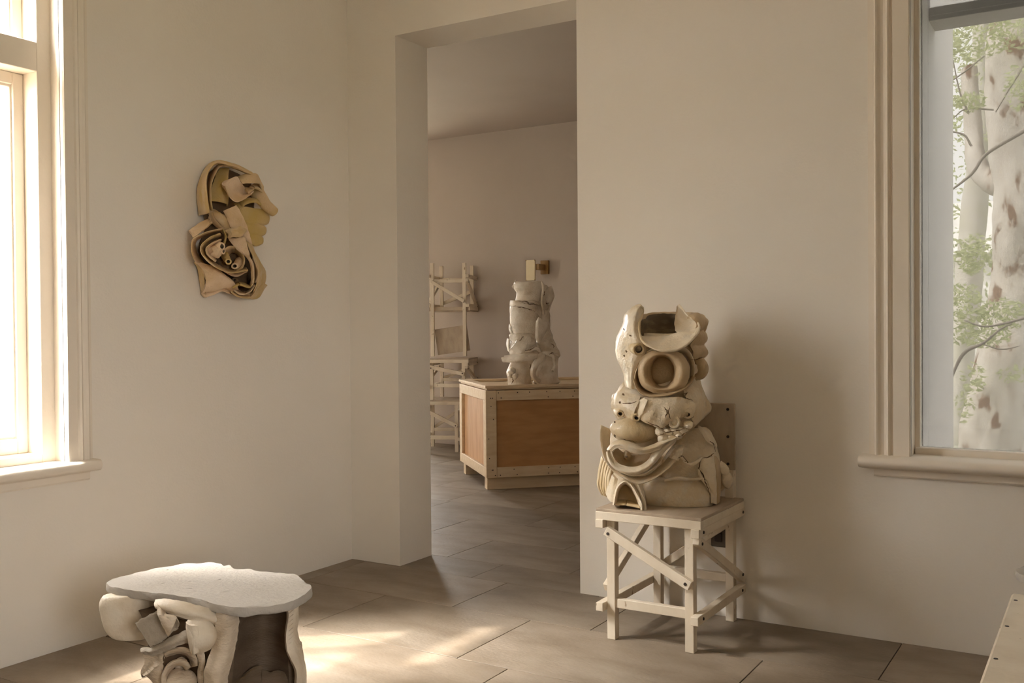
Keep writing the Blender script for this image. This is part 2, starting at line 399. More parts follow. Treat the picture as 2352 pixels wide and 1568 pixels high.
# ------------------------------------------------------------------ left windows
def casing_prof(sgn, e, base=0.0):
    """moulded architrave profile in (offset from wall, position along wall); e = inner edge, sgn = outward direction"""
    q = [(0, 0), (.020, 0), (.026, .004), (.026, .010), (.018, .013), (.018, .050), (.026, .054), (.030, .062), (.024, .070), (.016, .076), (.022, .084), (.026, .094), (.022, .102), (.010, .106), (.008, .121), (0, .121)]
    return [(base+d, e+sgn*p) for d, p in q]
def left_window(nm, y1, y0, glass=True):
    w = structure(MB().box((-.2, y1-.056, .71), (-.056, y1+.01, 2.89), .002).box((-.2, y0-.01, .71), (-.056, y0+.056, 2.89), .002)
        .box((-.2, y0+.0565, 2.82), (-.056, y1-.0565, 2.89), .002).box((-.2, y0+.0565, 2.265), (-.0555, y1-.0565, 2.379), .002).box((-.2, y0+.0565, .69), (-.056, y1-.0565, .77), .002).obj(nm, 'trim'))
    MB().prism([(x, y) for x, y in casing_prof(1, y1)], 'z', .735, 2.99).obj('casing', 'trim', w)
    MB().prism([(x, y) for x, y in casing_prof(-1, y0)], 'z', .735, 2.99).obj('casing', 'trim', w)
    MB().prism([(x, z) for x, z in casing_prof(1, 2.86)], 'y', y0-.121, y1+.121).obj('casing', 'trim', w)
    MB().box((-.06, y1, .735), (.004, y1+.012, 2.87)).box((-.06, y0-.012, .735), (.004, y0, 2.87)).box((-.06, y0, 2.86), (.004, y1, 2.872)).obj('jamb_lining', 'trim', w)
    MB().prism([(-.2, .66), (.03, .69), (.052, .692), (.062, .70), (.066, .713), (.062, .727), (.052, .735), (-.08, .738), (-.2, .73)], 'y', y0-.125, y1+.125).obj('sill', 'trim', w, True)
    MB().prism([(0, .653), (.016, .653), (.020, .660), (.020, .684), (.030, .694), (0, .694)], 'y', y0-.10, y1+.10).obj('apron', 'trim', w)
    for a, b in ((y0+.056, y1-.056),):
        c = (a+b)/2
        for p, q in ((a, c), (c, b)):
            mb = MB()
            for lo, hi in (((-.188, p, .77), (-.147, p+.044, 2.265)), ((-.188, q-.044, .77), (-.147, q, 2.265)), ((-.188, p+.0445, .77), (-.147, q-.0445, .83)), ((-.188, p+.0445, 2.218), (-.147, q-.0445, 2.265))): mb.box(lo, hi, .003)
            for lo, hi in (((-.18, p+.04, .825), (-.156, p+.053, 2.225)), ((-.18, q-.053, .825), (-.156, q-.04, 2.225)), ((-.18, p+.0535, .825), (-.156, q-.0535, .842)), ((-.18, p+.0535, 2.207), (-.156, q-.0535, 2.224))): mb.box(lo, hi, .002)
            mb.obj('sash', 'trim', w)
            if glass: MB().box((-.170, p+.04, .82), (-.166, q-.04, 2.222)).obj('pane', 'glass_clear', w)
        mb = MB()
        for lo, hi in (((-.188, a, 2.379), (-.147, a+.044, 2.82)), ((-.188, b-.044, 2.379), (-.147, b, 2.82)), ((-.188, a+.0445, 2.379), (-.147, b-.0445, 2.42)), ((-.188, a+.0445, 2.78), (-.147, b-.0445, 2.82)),
                       ((-.18, a+.04, 2.415), (-.156, a+.053, 2.785)), ((-.18, b-.053, 2.415), (-.156, b-.04, 2.785))): mb.box(lo, hi, .003)
        mb.obj('transom_sash', 'trim', w)
        if glass: MB().box((-.170, a+.04, 2.41), (-.166, b-.04, 2.785)).obj('pane', 'glass_clear', w)
    return w
left_window('window_1', -1.71, -2.525)
portal((-.3, -2.117, 1.8), (1, 0, 0), .83, 2.2);
portal((-5.2, 1.05, 1.6), (1, 0, 0), .6, 1.6); portal((-3.87, 4.9, 1.57), (0, -1, 0), .95, 2.65); portal((5.9, -4.6, 1.65), (-1, 0, 0), 1.1, 1.3); portal((3.55, .5, 1.8), (0, -1, 0), 1.5, 2.2)

# ------------------------------------------------------------------ right window
w = structure(MB().box((2.855, .085, .72), (2.876, .135, 2.89), .002).box((4.23, .085, .72), (4.26, .135, 2.89), .002).box((2.86, .06, .70), (4.25, .135, .763), .003).box((2.86, .085, 2.86), (4.25, .135, 2.91), .002).obj('window_2', 'trim'))
def rprof(e, s):
    q = [(-.02, 0), (-.024, .004), (-.024, .063), (-.012, .066), (-.012, .072), (-.022, .075), (-.027, .081), (-.022, .087), (-.014, .091), (-.012, .099), (-.016, .112), (-.024, .120), (-.027, .126), (-.022, .132), (-.010, .136), (-.008, .158), (0, .158), (0, 0)]
    return [(e+s*p, d) for d, p in q]
MB().prism(rprof(2.857, -1), 'z', .735, 3.02).obj('casing', 'trim', w)
MB().prism(rprof(4.25, 1), 'z', .735, 3.02).obj('casing', 'trim', w)
MB().prism([(d, 2.87+p) for d, p in [(y, 2.857-x) for x, y in rprof(2.857, -1)]], 'x', 2.70, 4.41).obj('casing', 'trim', w)
MB().box((2.845, -.01, .735), (2.857, .09, 2.88)).box((4.25, -.01, .735), (4.262, .09, 2.88)).box((2.85, -.01, 2.875), (4.25, .09, 2.887)).obj('jamb_lining', 'trim', w)
MB().prism([(.10, .66), (-.055, .688), (-.074, .694), (-.084, .704), (-.086, .714), (-.08, .727), (-.066, .735), (.10, .739)], 'x', 2.672, 4.45).obj('sill', 'trim', w, True)
MB().prism([(0, .650), (-.016, .652), (-.02, .658), (-.020, .680), (-.034, .686), (-.034, .694), (0, .694)], 'x', 2.72, 4.42).obj('apron', 'trim', w)
MB().box((2.872, .108, .755), (4.24, .112, 2.87)).obj('pane', 'glass_dull', w)

# ------------------------------------------------------------------ slatted wooden chairs
HX, HY, SH = .165, .233, .525           # half leg spacings, seat height
def make_chair(label, loc, rz=0, group=None, back=.40, SH=.525):
    t = thing(*(('wooden_chair', label, 'chair') if back else ('wooden_stool', label, 'stool')), loc, rz, group)
    L = .036; e = .018
    def bolts(pts, n, parent):
        for p in pts: MB().disk(p, n, .0065, .003).obj('bolt', 'bolt', parent, world=False)
    for sx in (-1, 1):
        for sy in (-1, 1):
            top = SH-.038 if sy < 0 or not back else SH+back-.02
            MB().box((sx*HX-e, sy*HY-e, 0), (sx*HX+e, sy*HY+e, top), .002).obj('leg', 'paintwood', t, world=False)
    # seat board on its two cross rails and two long side rails
    MB().box((-.222, -.268, SH-.012), (.222, .235, SH), .002).obj('seat', 'seatwood', t, world=False)
    MB().box((-.222, -.272, SH-.045), (.222, -.253, SH-.0115), .002).obj('front_rail', 'paintwood', t, world=False)
    MB().box((-.200, .215-.0, SH-.045), (.200, .2145+.0005, SH-.012), .0002).obj('back_rail', 'paintwood', t, world=False)
    for sx in (-1, 1):
        r = MB().box((sx*.201-.017, -.282, SH-.076), (sx*.201+.017, .262, SH-.042), .002).obj('side_rail', 'paintwood', t, world=False)
        bolts([(sx*.218, -.235, SH-.059), (sx*.218, .235, SH-.059)], (sx, 0, 0), r)
        MB().box((sx*.212-.011, -.252, SH-.041), (sx*.212+.011, .237, SH-.0125), .002).obj('side_rail', 'paintwood', t, world=False)
    # stretchers
    MB().box((-HX-.0, -HY-.012, .128), (HX, -HY+.016, .165), .002).obj('stretcher', 'paintwood', t, world=False)
    MB().box((-HX, HY-.016, .165), (HX, HY+.012, .200), .002).obj('stretcher', 'paintwood', t, world=False)
    for sx in (-1, 1):
        x = sx*(HX+.034)
        r = MB().box((x-.016, -HY-.055, .118), (x+.016, HY+.045, .152), .002).obj('stretcher', 'paintwood', t, world=False)
        bolts([(x+sx*.016, -HY, .135), (x+sx*.016, HY, .135)], (sx, 0, 0), r)
    # diagonal braces, one on each side
    r = MB().bar((-HX-.012, -HY-.031, SH-.085), (HX+.012, -HY-.031, .262), .026, .038, (0, 1, 0)).obj('brace', 'paintwood', t, world=False)
    bolts([(-HX, -HY-.044, SH-.096), (HX-.006, -HY-.044, .270)], (0, -1, 0), r)
    r = MB().bar((HX+.034, -HY-.03, SH-.085), (HX+.034, HY+.045, .175), .026, .036, (1, 0, 0)).obj('brace', 'paintwood', t, world=False)
    bolts([(HX+.047, -HY, SH-.104), (HX+.047, HY+.015, .198)], (1, 0, 0), r)
    MB().bar((-HX-.030, -HY, .20), (-HX-.030, HY, SH-.10), .024, .034, (1, 0, 0)).obj('brace', 'paintwood', t, world=False)
    MB().bar((-HX, HY+.031, .19), (HX, HY+.031, SH-.10), .024, .034, (0, 1, 0)).obj('brace', 'paintwood', t, world=False)
    if back:
        b = MB().box((-.195, HY-.031, SH+back-.28), (.195, HY-.019, SH+back), .002).obj('backrest', 'seatwood', t, world=False)
        bolts([(sx*.165, HY-.031, z) for sx in (-1, 1) for z in (SH+back-.025, SH+back-.14, SH+back-.255)], (0, -1, 0), b)
    return t
front = make_chair('whitewashed wooden chair in front of the wall carrying the tall glazed sculpture', (1.982, -.294, 0))

# wall socket behind the chair
s = thing('wall_socket', 'dark square wall socket low on the wall behind the wooden chair', 'socket', (2.083, 0, .335))
MB().box((2.040, -.010, .295), (2.126, .0, .380), .003).obj('cover_plate', 'socket', s)
MB().box((2.058, -.016, .318), (2.092, -.009, .358), .003).obj('rocker', 'bolt', s)

# stack of three wooden seats in the far room: a stool, a low stool on it, and a chair upside down on top
SX, SY, SR = -2.36, 4.23, math.radians(24)
make_chair('bottom whitewashed wooden stool of the stack behind the crate, standing on the stone floor', (SX, SY-.03, 0), SR+.03, 'wooden seats stacked in the far room', 0)
make_chair('low middle whitewashed wooden stool in the stack behind the crate', (SX+.062, SY+.036, .5255), SR-.02, 'wooden seats stacked in the far room', 0, .42)
c = make_chair('topmost whitewashed wooden chair of the stack, upside down with its legs in the air', (SX+.070, SY+.040, .9465+.475+.49), SR, 'wooden seats stacked in the far room', .475, .49)
c.rotation_euler = (PI, 0, SR)
for ch in c.children:      # its back panel hangs askew from one bolt
    if ch.name.startswith('backrest'): ch.rotation_euler = (0, .14, 0); ch.location = (-.14*.80+.035, 0, .012); ch.scale = (.86, 1, .94)

# ------------------------------------------------------------------ packing crate in the far room
CA = math.radians(45.6)
cr_ = thing('packing_crate', 'pine framed plywood packing crate on skids in the far room', 'crate', (-.556, 2.206, 0), CA)
CL, CW = 1.60, 1.04
def cp(name, lo, hi, m, c=.003): return MB().box(lo, hi, c).obj(name, m, cr_, world=False)
cp('skid', (.02, .06, 0), (CL-.02, .15, .0995), 'pine'); cp('skid', (.02, CW-.15, 0), (CL-.02, CW-.06, .0995), 'pine')
cp('plywood_panel', (.024, .024, .10), (CL-.024, .034, .77), 'ply'); cp('plywood_panel', (.024, CW-.034, .10), (CL-.024, CW-.024, .77), 'ply')
cp('plywood_panel', (.024, .034, .10), (.034, CW-.034, .77), 'ply_light'); cp('plywood_panel', (CL-.034, .034, .10), (CL-.024, CW-.034, .77), 'ply_light')
cp('base_panel', (.034, .034, .10), (CL-.034, CW-.034, .112), 'ply')
for y0, y1 in ((0, .0235), (CW-.0235, CW)):
    for x0, x1 in ((.0, .085), (CL-.085, CL)): cp('post_board', (x0, y0, .10), (x1, y1, .771), 'pine')
    cp('rail_board', (.0855, y0, .693), (CL-.0855, y1, .771), 'pine'); cp('rail_board', (.0855, y0, .10), (CL-.0855, y1, .178), 'pine')
for x0, x1 in ((0, .0235), (CL-.0235, CL)):
    cp('rail_board', (x0, .024, .693), (x1, CW-.024, .771), 'pine'); cp('rail_board', (x0, .024, .10), (x1, CW-.024, .178), 'pine')
    cp('post_board', (x0, .024, .1785), (x1, .095, .6925), 'pine'); cp('post_board', (x0, CW-.095, .1785), (x1, CW-.024, .6925), 'pine')
cp('lid_panel', (.01, .01, .776), (CL-.01, CW-.01, .786), 'pine', .001)
for lo, hi in (((-.004, -.004, .787), (CL+.004, .085, .808)), ((-.004, CW-.085, .787), (CL+.004, CW+.004, .808)), ((-.004, .0855, .787), (.085, CW-.0855, .808)), ((CL-.085, .0855, .787), (CL+.004, CW-.0855, .808))):
    cp('lid_board', lo, hi, 'pine')
rr = random.Random(5)
mb = MB()
for x in [.03, .055] + [.12+.12*i for i in range(12)]:
    for z in (.712, .752, .118, .160):
        if rr.random() < .75: mb.disk((x+rr.uniform(-.02, .02), .0005, z), (0, -1, 0), .0045, .002, 8)
for z in (.25, .4, .55, .65): mb.disk((.03+rr.uniform(-.01, .03), .0005, z), (0, -1, 0), .0045, .002, 8)
mb.obj('nail_heads', 'bolt', cr_, world=False)['kind'] = 'stuff'

# wall lamp on the far wall
s = thing('wall_lamp', 'small cream box wall lamp with brass mount on the far wall', 'lamp', (-1.33, 4.6, 1.86))
MB().box((-1.415, 4.57, 1.792), (-1.325, 4.6, 1.930), .003).box((-1.40, 4.45, 1.83), (-1.36, 4.57, 1.89), .003).obj('mount', 'brass', s)
MB().box((-1.500, 4.425, 1.725), (-1.395, 4.445, 1.930), .003).obj('lamp_shade', 'cream', s)
for x in (-1.497, -1.398):
    for z in (1.729, 1.926): MB().disk((x, 4.4255, z), (0, -1, 0), .005, .004, 8).obj('screw', 'brass', s)

# low bench at the right edge of the frame
s = thing('work_bench', 'pale plank bench cut by the bottom right corner of the picture', 'bench', (3.60, -1.72, 0))
for i in range(4):
    x0 = 3.286+i*.15
    p = MB().box((x0, -2.45, .478), (x0+.1475, -1.031, .500), .006).obj('plank', 'paintwood', s)
    for y in (-1.11, -1.376, -1.653, -1.95, -2.25): MB().disk((x0+.016, y, .4995), (0, 0, 1), .0055, .0015).obj('screw', 'bolt', p)
for x in (3.33, 3.80):
    for y in (-2.36, -1.10): MB().box((x, y-.022, 0), (x+.045, y+.022, .4775), .002).obj('leg', 'paintwood', s)
for y in (-2.36, -1.10): MB().box((3.3755, y-.02, .40), (3.7995, y+.02, .4775), .002).obj('rail', 'paintwood', s)

# ------------------------------------------------------------------ ceramic relief on the left wall  (crop 400,340 x4.357)
s = thing('wall_sculpture', 'ochre ceramic relief of folded and rolled clay strips hung on the left wall', 'sculpture', (0.0, -.80, 1.72))
K = Clay(s, crop_mapper(400, 340, 4.357, (0, 0, 0), (1, 0, 0)), (1, 0, 0), 1/4.357/430, m='clay_relief')
# depth is metres off the wall
K.plate('back_slab', [(330, 250), (480, 200), (700, 290), (800, 420), (800, 600), (820, 800), (770, 1000), (820, 1250), (790, 1400), (600, 1440), (330, 1400), (280, 1180), (240, 1000), (310, 800), (290, 640), (290, 400)], .004, .030, 'clay_dark')  # dark backing, paints the shade between the strips
K.sheet('clay_strip', [(250, 675, .02), (232, 450, .02), (262, 300, .02), (330, 180, .02), (430, 128, .02), (600, 165, .03), (775, 250, .05)], [(352, 648, .16), (326, 450, .17), (322, 300, .17), (362, 200, .16), (440, 146, .15), (600, 184, .13), (775, 262, .11)], .011, bulge=.004)
K.sheet('clay_strip', [(345, 600, .05), (336, 450, .05), (346, 320, .05), (402, 205, .05), (480, 160, .05), (620, 205, .05), (765, 262, .07)], [(382, 628, .14), (364, 480, .15), (380, 330, .15), (432, 215, .14), (480, 175, .13), (600, 195, .12), (780, 268, .12)], .010)
K.sheet('clay_scoop', [(378, 532, .05), (386, 400, .05), (425, 275, .04), (470, 205, .03)], [(526, 582, .07), (540, 480, .08), (524, 370, .07), (515, 225, .04)], .013, 'clay_yellow', bulge=.035, c=9)
K.sheet('clay_strip', [(630, 288, .09), (720, 262, .11), (815, 258, .10), (845, 300, .09), (886, 378, .07)], [(682, 355, .15), (770, 345, .17), (850, 352, .16), (868, 385, .14), (888, 440, .10)], .011)
K.sheet('clay_fold', [(545, 322, .13), (588, 300, .15), (630, 288, .16), (662, 340, .15), (695, 390, .13), (748, 455, .11), (795, 405, .10)], [(515, 392, .17), (545, 465, .19), (575, 512, .20), (630, 538, .20), (700, 512, .19), (760, 470, .17), (800, 430, .14)], .010, 'clay_pink', bulge=-.035, c=9)
K.sheet('clay_strip', [(690, 385, .10), (740, 400, .11), (800, 380, .12), (886, 392, .10)], [(740, 455, .16), (785, 425, .17), (812, 398, .16), (884, 440, .12)], .010)
K.tube('clay_tube', [(790, 400, .05), (850, 470, .08), (910, 560, .095), (965, 610, .10), (1000, 640, .10)], [66, 62, 52, 46, 44], hole=.007, seg=20)
K.sheet('clay_strip', [(600, 560, .07), (650, 540, .09), (710, 508, .10), (800, 505, .09), (885, 560, .06)], [(640, 615, .14), (680, 585, .15), (735, 555, .15), (805, 540, .13), (880, 580, .09)], .012, 'clay_yellow')
K.k *= 1.55
K.vessel('ridged_vessel', [(606, 660, 890), (620, 665, 902), (690, 668, 910), (745, 680, 900), (762, 700, 868), (780, 700, 884), (820, 712, 892), (858, 730, 880), (872, 742, 858), (890, 745, 868), (940, 760, 868), (970, 785, 840), (982, 800, 820)], .045, .34, 'clay_yellow', power=2.3)
K.k /= 1.55
K.sheet('clay_strip', [(498, 628, .13), (535, 700, .135), (580, 800, .14), (660, 860, .14)], [(616, 574, .17), (662, 650, .18), (722, 780, .18), (778, 960, .16)], .011, 'clay_pink')
K.tube('clay_roll', [(385, 650, .05), (440, 690, .09), (490, 725, .10), (515, 790, .09), (505, 830, .07)], [38, 44, 42, 46, 36], 'clay_relief')
K.sheet('clay_strip', [(345, 700, .05), (380, 740, .07), (430, 790, .08), (490, 830, .08)], [(385, 640, .08), (400, 700, .11), (450, 765, .12), (510, 810, .12)], .010, 'clay_relief')
K.sheet('clay_slab', [(145, 832, .07), (240, 770, .08), (300, 735, .08), (360, 712, .08)], [(185, 892, .13), (270, 830, .14), (320, 790, .14), (374, 732, .13)], .018, 'clay_pink', bulge=.008)
# rosette
K.sheet('clay_petal', [(480, 822, .06), (350, 865, .04), (225, 925, .02), (212, 1010, .02), (250, 1090, .02), (300, 1150, .03)], [(488, 806, .15), (350, 832, .15), (195, 905, .14), (173, 1000, .13), (190, 1090, .12), (222, 1150, .10)], .009, 'clay_pink')
K.sheet('clay_petal', [(470, 880, .09), (390, 920, .07), (312, 975, .06), (302, 1030, .06), (350, 1100, .07), (450, 1175, .07), (570, 1215, .07), (700, 1205, .07)], [(462, 852, .18), (370, 888, .18), (285, 955, .18), (263, 1015, .17), (300, 1090, .17), (410, 1185, .17), (560, 1247, .17), (742, 1222, .16)], .009, 'clay_relief')
K.sheet('clay_petal', [(440, 940, .11), (400, 978, .10), (362, 1012, .10), (370, 1055, .10), (420, 1115, .10)], [(470, 915, .19), (385, 948, .19), (325, 1000, .19), (333, 1062, .19), (415, 1140, .18)], .009, 'clay_pink')
K.sheet('clay_petal', [(520, 900, .08), (500, 960, .08), (470, 990, .08)], [(492, 812, .15), (515, 880, .16), (495, 960, .16)], .010, 'clay_yellow')
K.blob('clay_lump', 395, 1030, .165, 52, 52, .035, 'clay_pink', amp=.014, freq=34)
K.tube('clay_tube', [(400, 1000, .13), (440, 985, .18), (478, 985, .205)], [36, 36, 33], 'clay_pink', hole=.008, seg=16)
K.tube('clay_tube', [(425, 1040, .14), (455, 1030, .18), (492, 1030, .20)], [30, 28, 25], 'clay_pink', hole=.006, seg=14)
K.sheet('clay_ring', [(540, 1075, .06), (575, 1045, .06), (630, 1060, .06), (655, 1110, .06), (640, 1165, .06), (600, 1190, .06)], [(500, 1010, .14), (560, 980, .15), (640, 1005, .15), (702, 1095, .15), (690, 1185, .15), (630, 1232, .14)], .010, 'clay_relief')
K.tube('clay_tube', [(500, 1060, .09), (525, 1110, .15), (545, 1135, .18)], [34, 32, 28], 'clay_yellow', hole=.007, seg=16)
K.tube('clay_tube', [(650, 1130, .09), (630, 1165, .14), (608, 1182, .175)], [34, 32, 28], 'clay_pink', hole=.007, seg=16)
K.tube('clay_roll', [(440, 1100, .06), (500, 1180, .09), (580, 1225, .10)], [34, 38, 30], 'clay_dark')
K.sheet('clay_petal', [(440, 1150, .05), (520, 1200, .05), (620, 1225, .05), (720, 1190, .05)], [(450, 1190, .11), (520, 1245, .12), (620, 1285, .12), (735, 1235, .11)], .008, 'clay_pink')
K.sheet('clay_knot', [(520, 832, .15), (560, 815, .18), (610, 815, .19), (660, 790, .18), (682, 800, .17)], [(540, 895, .16), (580, 888, .19), (620, 885, .20), (665, 880, .19), (700, 850, .17)], .014, 'clay_relief', bulge=.015)
K.sheet('clay_strip', [(545, 905, .12), (580, 950, .14), (640, 1020, .15), (735, 1100, .15), (770, 1200, .14), (768, 1392, .13)], [(655, 905, .16), (700, 895, .17), (725, 985, .17), (752, 1080, .17), (798, 1190, .16), (795, 1345, .15)], .010, 'clay_pink')
K.sheet('clay_strip', [(700, 845, .06), (735, 900, .07), (770, 960, .07), (800, 1030, .06), (800, 1110, .06)], [(688, 865, .13), (715, 920, .14), (752, 1010, .14), (785, 1075, .13), (800, 1140, .11)], .009)
K.sheet('clay_strip', [(788, 1030, .10), (815, 1120, .11), (842, 1230, .11), (830, 1340, .11), (790, 1440, .10)], [(800, 1040, .04), (858, 1140, .03), (914, 1245, .02), (905, 1360, .02), (842, 1492, .03)], .010, 'clay_relief')
K.sheet('clay_strip', [(775, 1110, .08), (800, 1180, .08), (812, 1260, .08), (800, 1340, .08)], [(790, 1100, .14), (826, 1180, .15), (842, 1250, .15), (815, 1350, .14)], .008, 'clay_pink')
K.sheet('clay_strip', [(585, 1385, .07), (640, 1345, .07), (690, 1350, .07), (750, 1370, .07), (790, 1300, .06)], [(590, 1400, .14), (645, 1362, .15), (690, 1378, .16), (762, 1396, .16), (795, 1330, .13)], .010, 'clay_yellow')
K.sheet('clay_strip', [(640, 1420, .06), (690, 1440, .06), (740, 1425, .06), (790, 1380, .06)], [(600, 1425, .14), (660, 1462, .15), (745, 1450, .15), (808, 1370, .13)], .009, 'clay_pink')
K.sheet('clay_strip', [(600, 1450, .05), (680, 1470, .05), (780, 1440, .05), (830, 1350, .05)], [(570, 1432, .12), (650, 1490, .13), (780, 1480, .12), (842, 1350, .10)], .010, 'clay_relief')
K.sheet('clay_strip', [(640, 1480, .02), (720, 1502, .02), (838, 1497, .02), (905, 1400, .02), (930, 1372, .02)], [(640, 1440, .08), (720, 1465, .09), (810, 1450, .09), (850, 1380, .08), (880, 1330, .06)], .010, 'clay_relief')
K.tube('clay_tube', [(640, 1350, .05), (620, 1330, .10), (605, 1320, .12)], [30, 26, 22], 'clay_dark', hole=.006, seg=14)
K.sheet('clay_shell', [(208, 1135, .06), (290, 1158, .08), (405, 1195, .10), (505, 1275, .10), (568, 1378, .08)], [(268, 1462, .02), (330, 1445, .03), (430, 1425, .05), (500, 1405, .06), (565, 1432, .06)], .012, 'clay_pink', bulge=.05, c=11)
K.sheet('clay_shell', [(205, 1140, .02), (240, 1210, .02), (258, 1330, .01), (268, 1450, .01)], [(225, 1125, .07), (290, 1220, .07), (300, 1330, .06), (320, 1492, .03)], .012, 'clay_relief')
K.sheet('clay_strip', [(270, 1450, .02), (380, 1435, .03), (480, 1400, .05), (560, 1420, .05), (650, 1465, .05)], [(300, 1490, .03), (400, 1462, .05), (480, 1430, .07), (560, 1455, .08), (660, 1495, .06)], .011, 'clay_pink')

# ------------------------------------------------------------------ glazed totem on the wooden chair  (crop 1340,680 x3.015)
TC = Vector((1.955, -.285, .525)); TN = Vector((CP.x-TC.x, CP.y-TC.y, 0)).normalized(); TK = (CP-TC).length/F/3.015
s = thing('totem_sculpture', 'tall cream glazed ceramic totem of folded vessels standing on the wooden chair', 'sculpture', TC)
K = Clay(s, crop_mapper(1340, 680, 3.015, TC, TN), TN, TK, SH+.001, 'glaze')
# lower body: big right-hand bulge, bottom pillow, left-hand mass
K.vessel('clay_body', [(905, 740, 850), (930, 690, 880), (990, 620, 912), (1060, 560, 920), (1130, 540, 925), (1200, 540, 925), (1300, 545, 920), (1400, 560, 905), (1440, 590, 880), (1450, 640, 840)], -.02, .80, amp=.010, freq=11)
K.vessel('clay_pillow', [(1262, 520, 800), (1275, 470, 835), (1310, 425, 862), (1370, 408, 885), (1430, 432, 888), (1470, 460, 865), (1492, 500, 820), (1497, 560, 760)], .055, .52, 'glaze', power=2.6, amp=.007, freq=13)
K.vessel('clay_body', [(830, 300, 460), (850, 240, 520), (900, 205, 560), (960, 190, 590), (1040, 180, 600), (1130, 175, 590), (1220, 200, 560), (1300, 220, 540), (1380, 215, 470), (1430, 215, 440), (1445, 230, 420)], -.04, .72, amp=.007, freq=14)
K.vessel('clay_body', [(560, 330, 790), (600, 285, 800), (640, 245, 825), (700, 205, 845), (760, 200, 858), (820, 220, 848), (870, 240, 790), (920, 260, 740), (960, 320, 690)], -.01, .66, amp=.011, freq=13)
# upper barrel with three ridges on its right side
K.vessel('clay_barrel', [(255, 330, 832), (275, 310, 848), (300, 300, 852), (325, 298, 838), (338, 296, 830), (360, 292, 842), (388, 290, 857), (410, 290, 850), (430, 292, 832), (445, 296, 800), (480, 292, 788), (560, 290, 790), (610, 300, 790)], -.04, .66, amp=.005, freq=14)
K.sheet('clay_barrel', [(382, 150, .07), (420, 130, .00), (500, 118, -.08), (600, 116, -.11), (700, 116, -.10), (790, 124, -.06), (835, 140, -.02), (858, 172, .02)], [(384, 300, .09), (415, 300, .01), (500, 300, -.08), (600, 300, -.10), (700, 300, -.09), (780, 300, -.05), (815, 290, .0), (832, 250, .03)], .014, 'glaze_tan', n=34)
K.sheet('clay_lining', [(392, 160, .06), (430, 160, .01), (450, 138, -.02), (520, 124, -.07), (600, 124, -.095), (640, 126, -.09)], [(396, 285, .08), (430, 285, .01), (470, 285, -.03), (530, 285, -.07), (600, 285, -.09), (640, 285, -.085)], .008, 'soot', n=24)  # dark sheet standing in for shade inside the barrel mouth
K.sheet('clay_ridges', [(760, 118, .02), (800, 122, .03), (838, 145, .02), (860, 172, .0), (852, 200, .0), (832, 232, .0), (853, 268, .0), (852, 305, .0), (830, 338, .0), (857, 375, .0), (850, 405, .0), (820, 432, .0)], [(720, 150, .07), (750, 150, .08), (770, 165, .10), (785, 185, .11), (785, 215, .115), (765, 250, .12), (775, 280, .12), (765, 310, .125), (745, 340, .125), (765, 375, .12), (765, 405, .115), (755, 432, .11)], .013, 'glaze_tan', bulge=.012, n=44)
# left fold with horn
K.sheet('clay_fold', [(392, 60, .03), (340, 78, .02), (295, 125, .0), (282, 180, -.01), (262, 230, -.01), (228, 310, -.02), (226, 380, -.02), (245, 450, -.02), (285, 540, -.02), (292, 620, -.02)], [(416, 95, .06), (402, 140, .10), (386, 190, .13), (388, 255, .15), (415, 320, .16), (430, 370, .15), (412, 420, .14), (380, 480, .14), (352, 560, .14), (362, 640, .13)], .014, 'glaze', bulge=.055, c=11, n=40, amp=.004)
K.tube('clay_rim', [(392, 62, .03), (412, 88, .055), (403, 138, .10), (385, 195, .135), (389, 255, .155), (410, 310, .18), (450, 345, .20)], [9, 10, 8, 8, 9, 9, 8], 'glaze_ochre', seg=10)
# front lip and right horn
K.sheet('clay_lip', [(396, 278, .12), (450, 282, .12), (530, 280, .12), (600, 268, .12), (680, 250, .13), (760, 245, .13), (802, 215, .11)], [(405, 305, .17), (440, 338, .20), (500, 365, .215), (580, 378, .22), (670, 360, .21), (750, 305, .19), (804, 218, .13)], .011, 'glaze', bulge=-.012, c=9, n=34)
K.sheet('clay_horn', [(662, 58, .03), (690, 100, .05), (735, 148, .07), (785, 178, .09), (803, 215, .12), (785, 260, .16)], [(652, 75, .01), (643, 125, .01), (636, 170, .02), (638, 215, .05), (645, 245, .09), (680, 255, .13)], .010, 'glaze', bulge=-.02, n=28)
K.tube('clay_rim', [(664, 58, .03), (692, 100, .055), (737, 148, .075), (786, 177, .10), (804, 210, .125), (790, 255, .16), (745, 308, .195), (670, 362, .215), (580, 380, .225), (500, 367, .22), (445, 340, .205)], [5, 7, 8, 8, 9, 9, 8, 8, 8, 8, 7], 'glaze', seg=10, n=40)
# eye
def ell(cx, cy, rx, ry, d, n=16, sq=0, a0=0):
    o = []
    for i in range(n):
        a = 2*PI*i/n + a0; ca, sa = math.cos(a), math.sin(a)
        o.append((cx + rx*math.copysign(abs(ca)**(1-sq), ca), cy + ry*math.copysign(abs(sa)**(1-sq), sa), d))
    return o
K.sheet('clay_ring', ell(556, 522, 168, 146, .165, sq=.12), ell(545, 522, 98, 122, .150), .022, 'glaze_tan', bulge=.018, n=44, closed=True)
K.sheet('clay_ring', ell(556, 524, 170, 148, .165, sq=.12), ell(560, 520, 155, 130, .03, sq=.1), .010, 'glaze_tan', n=44, closed=True)
K.sheet('eye_cup', ell(545, 522, 100, 124, .160), ell(548, 520, 80, 104, .06), .010, 'glaze_tan', n=40, closed=True)
K.blob('eye_ball', 548, 516, .062, 94, 118, .045, 'glaze_tan', amp=.003)
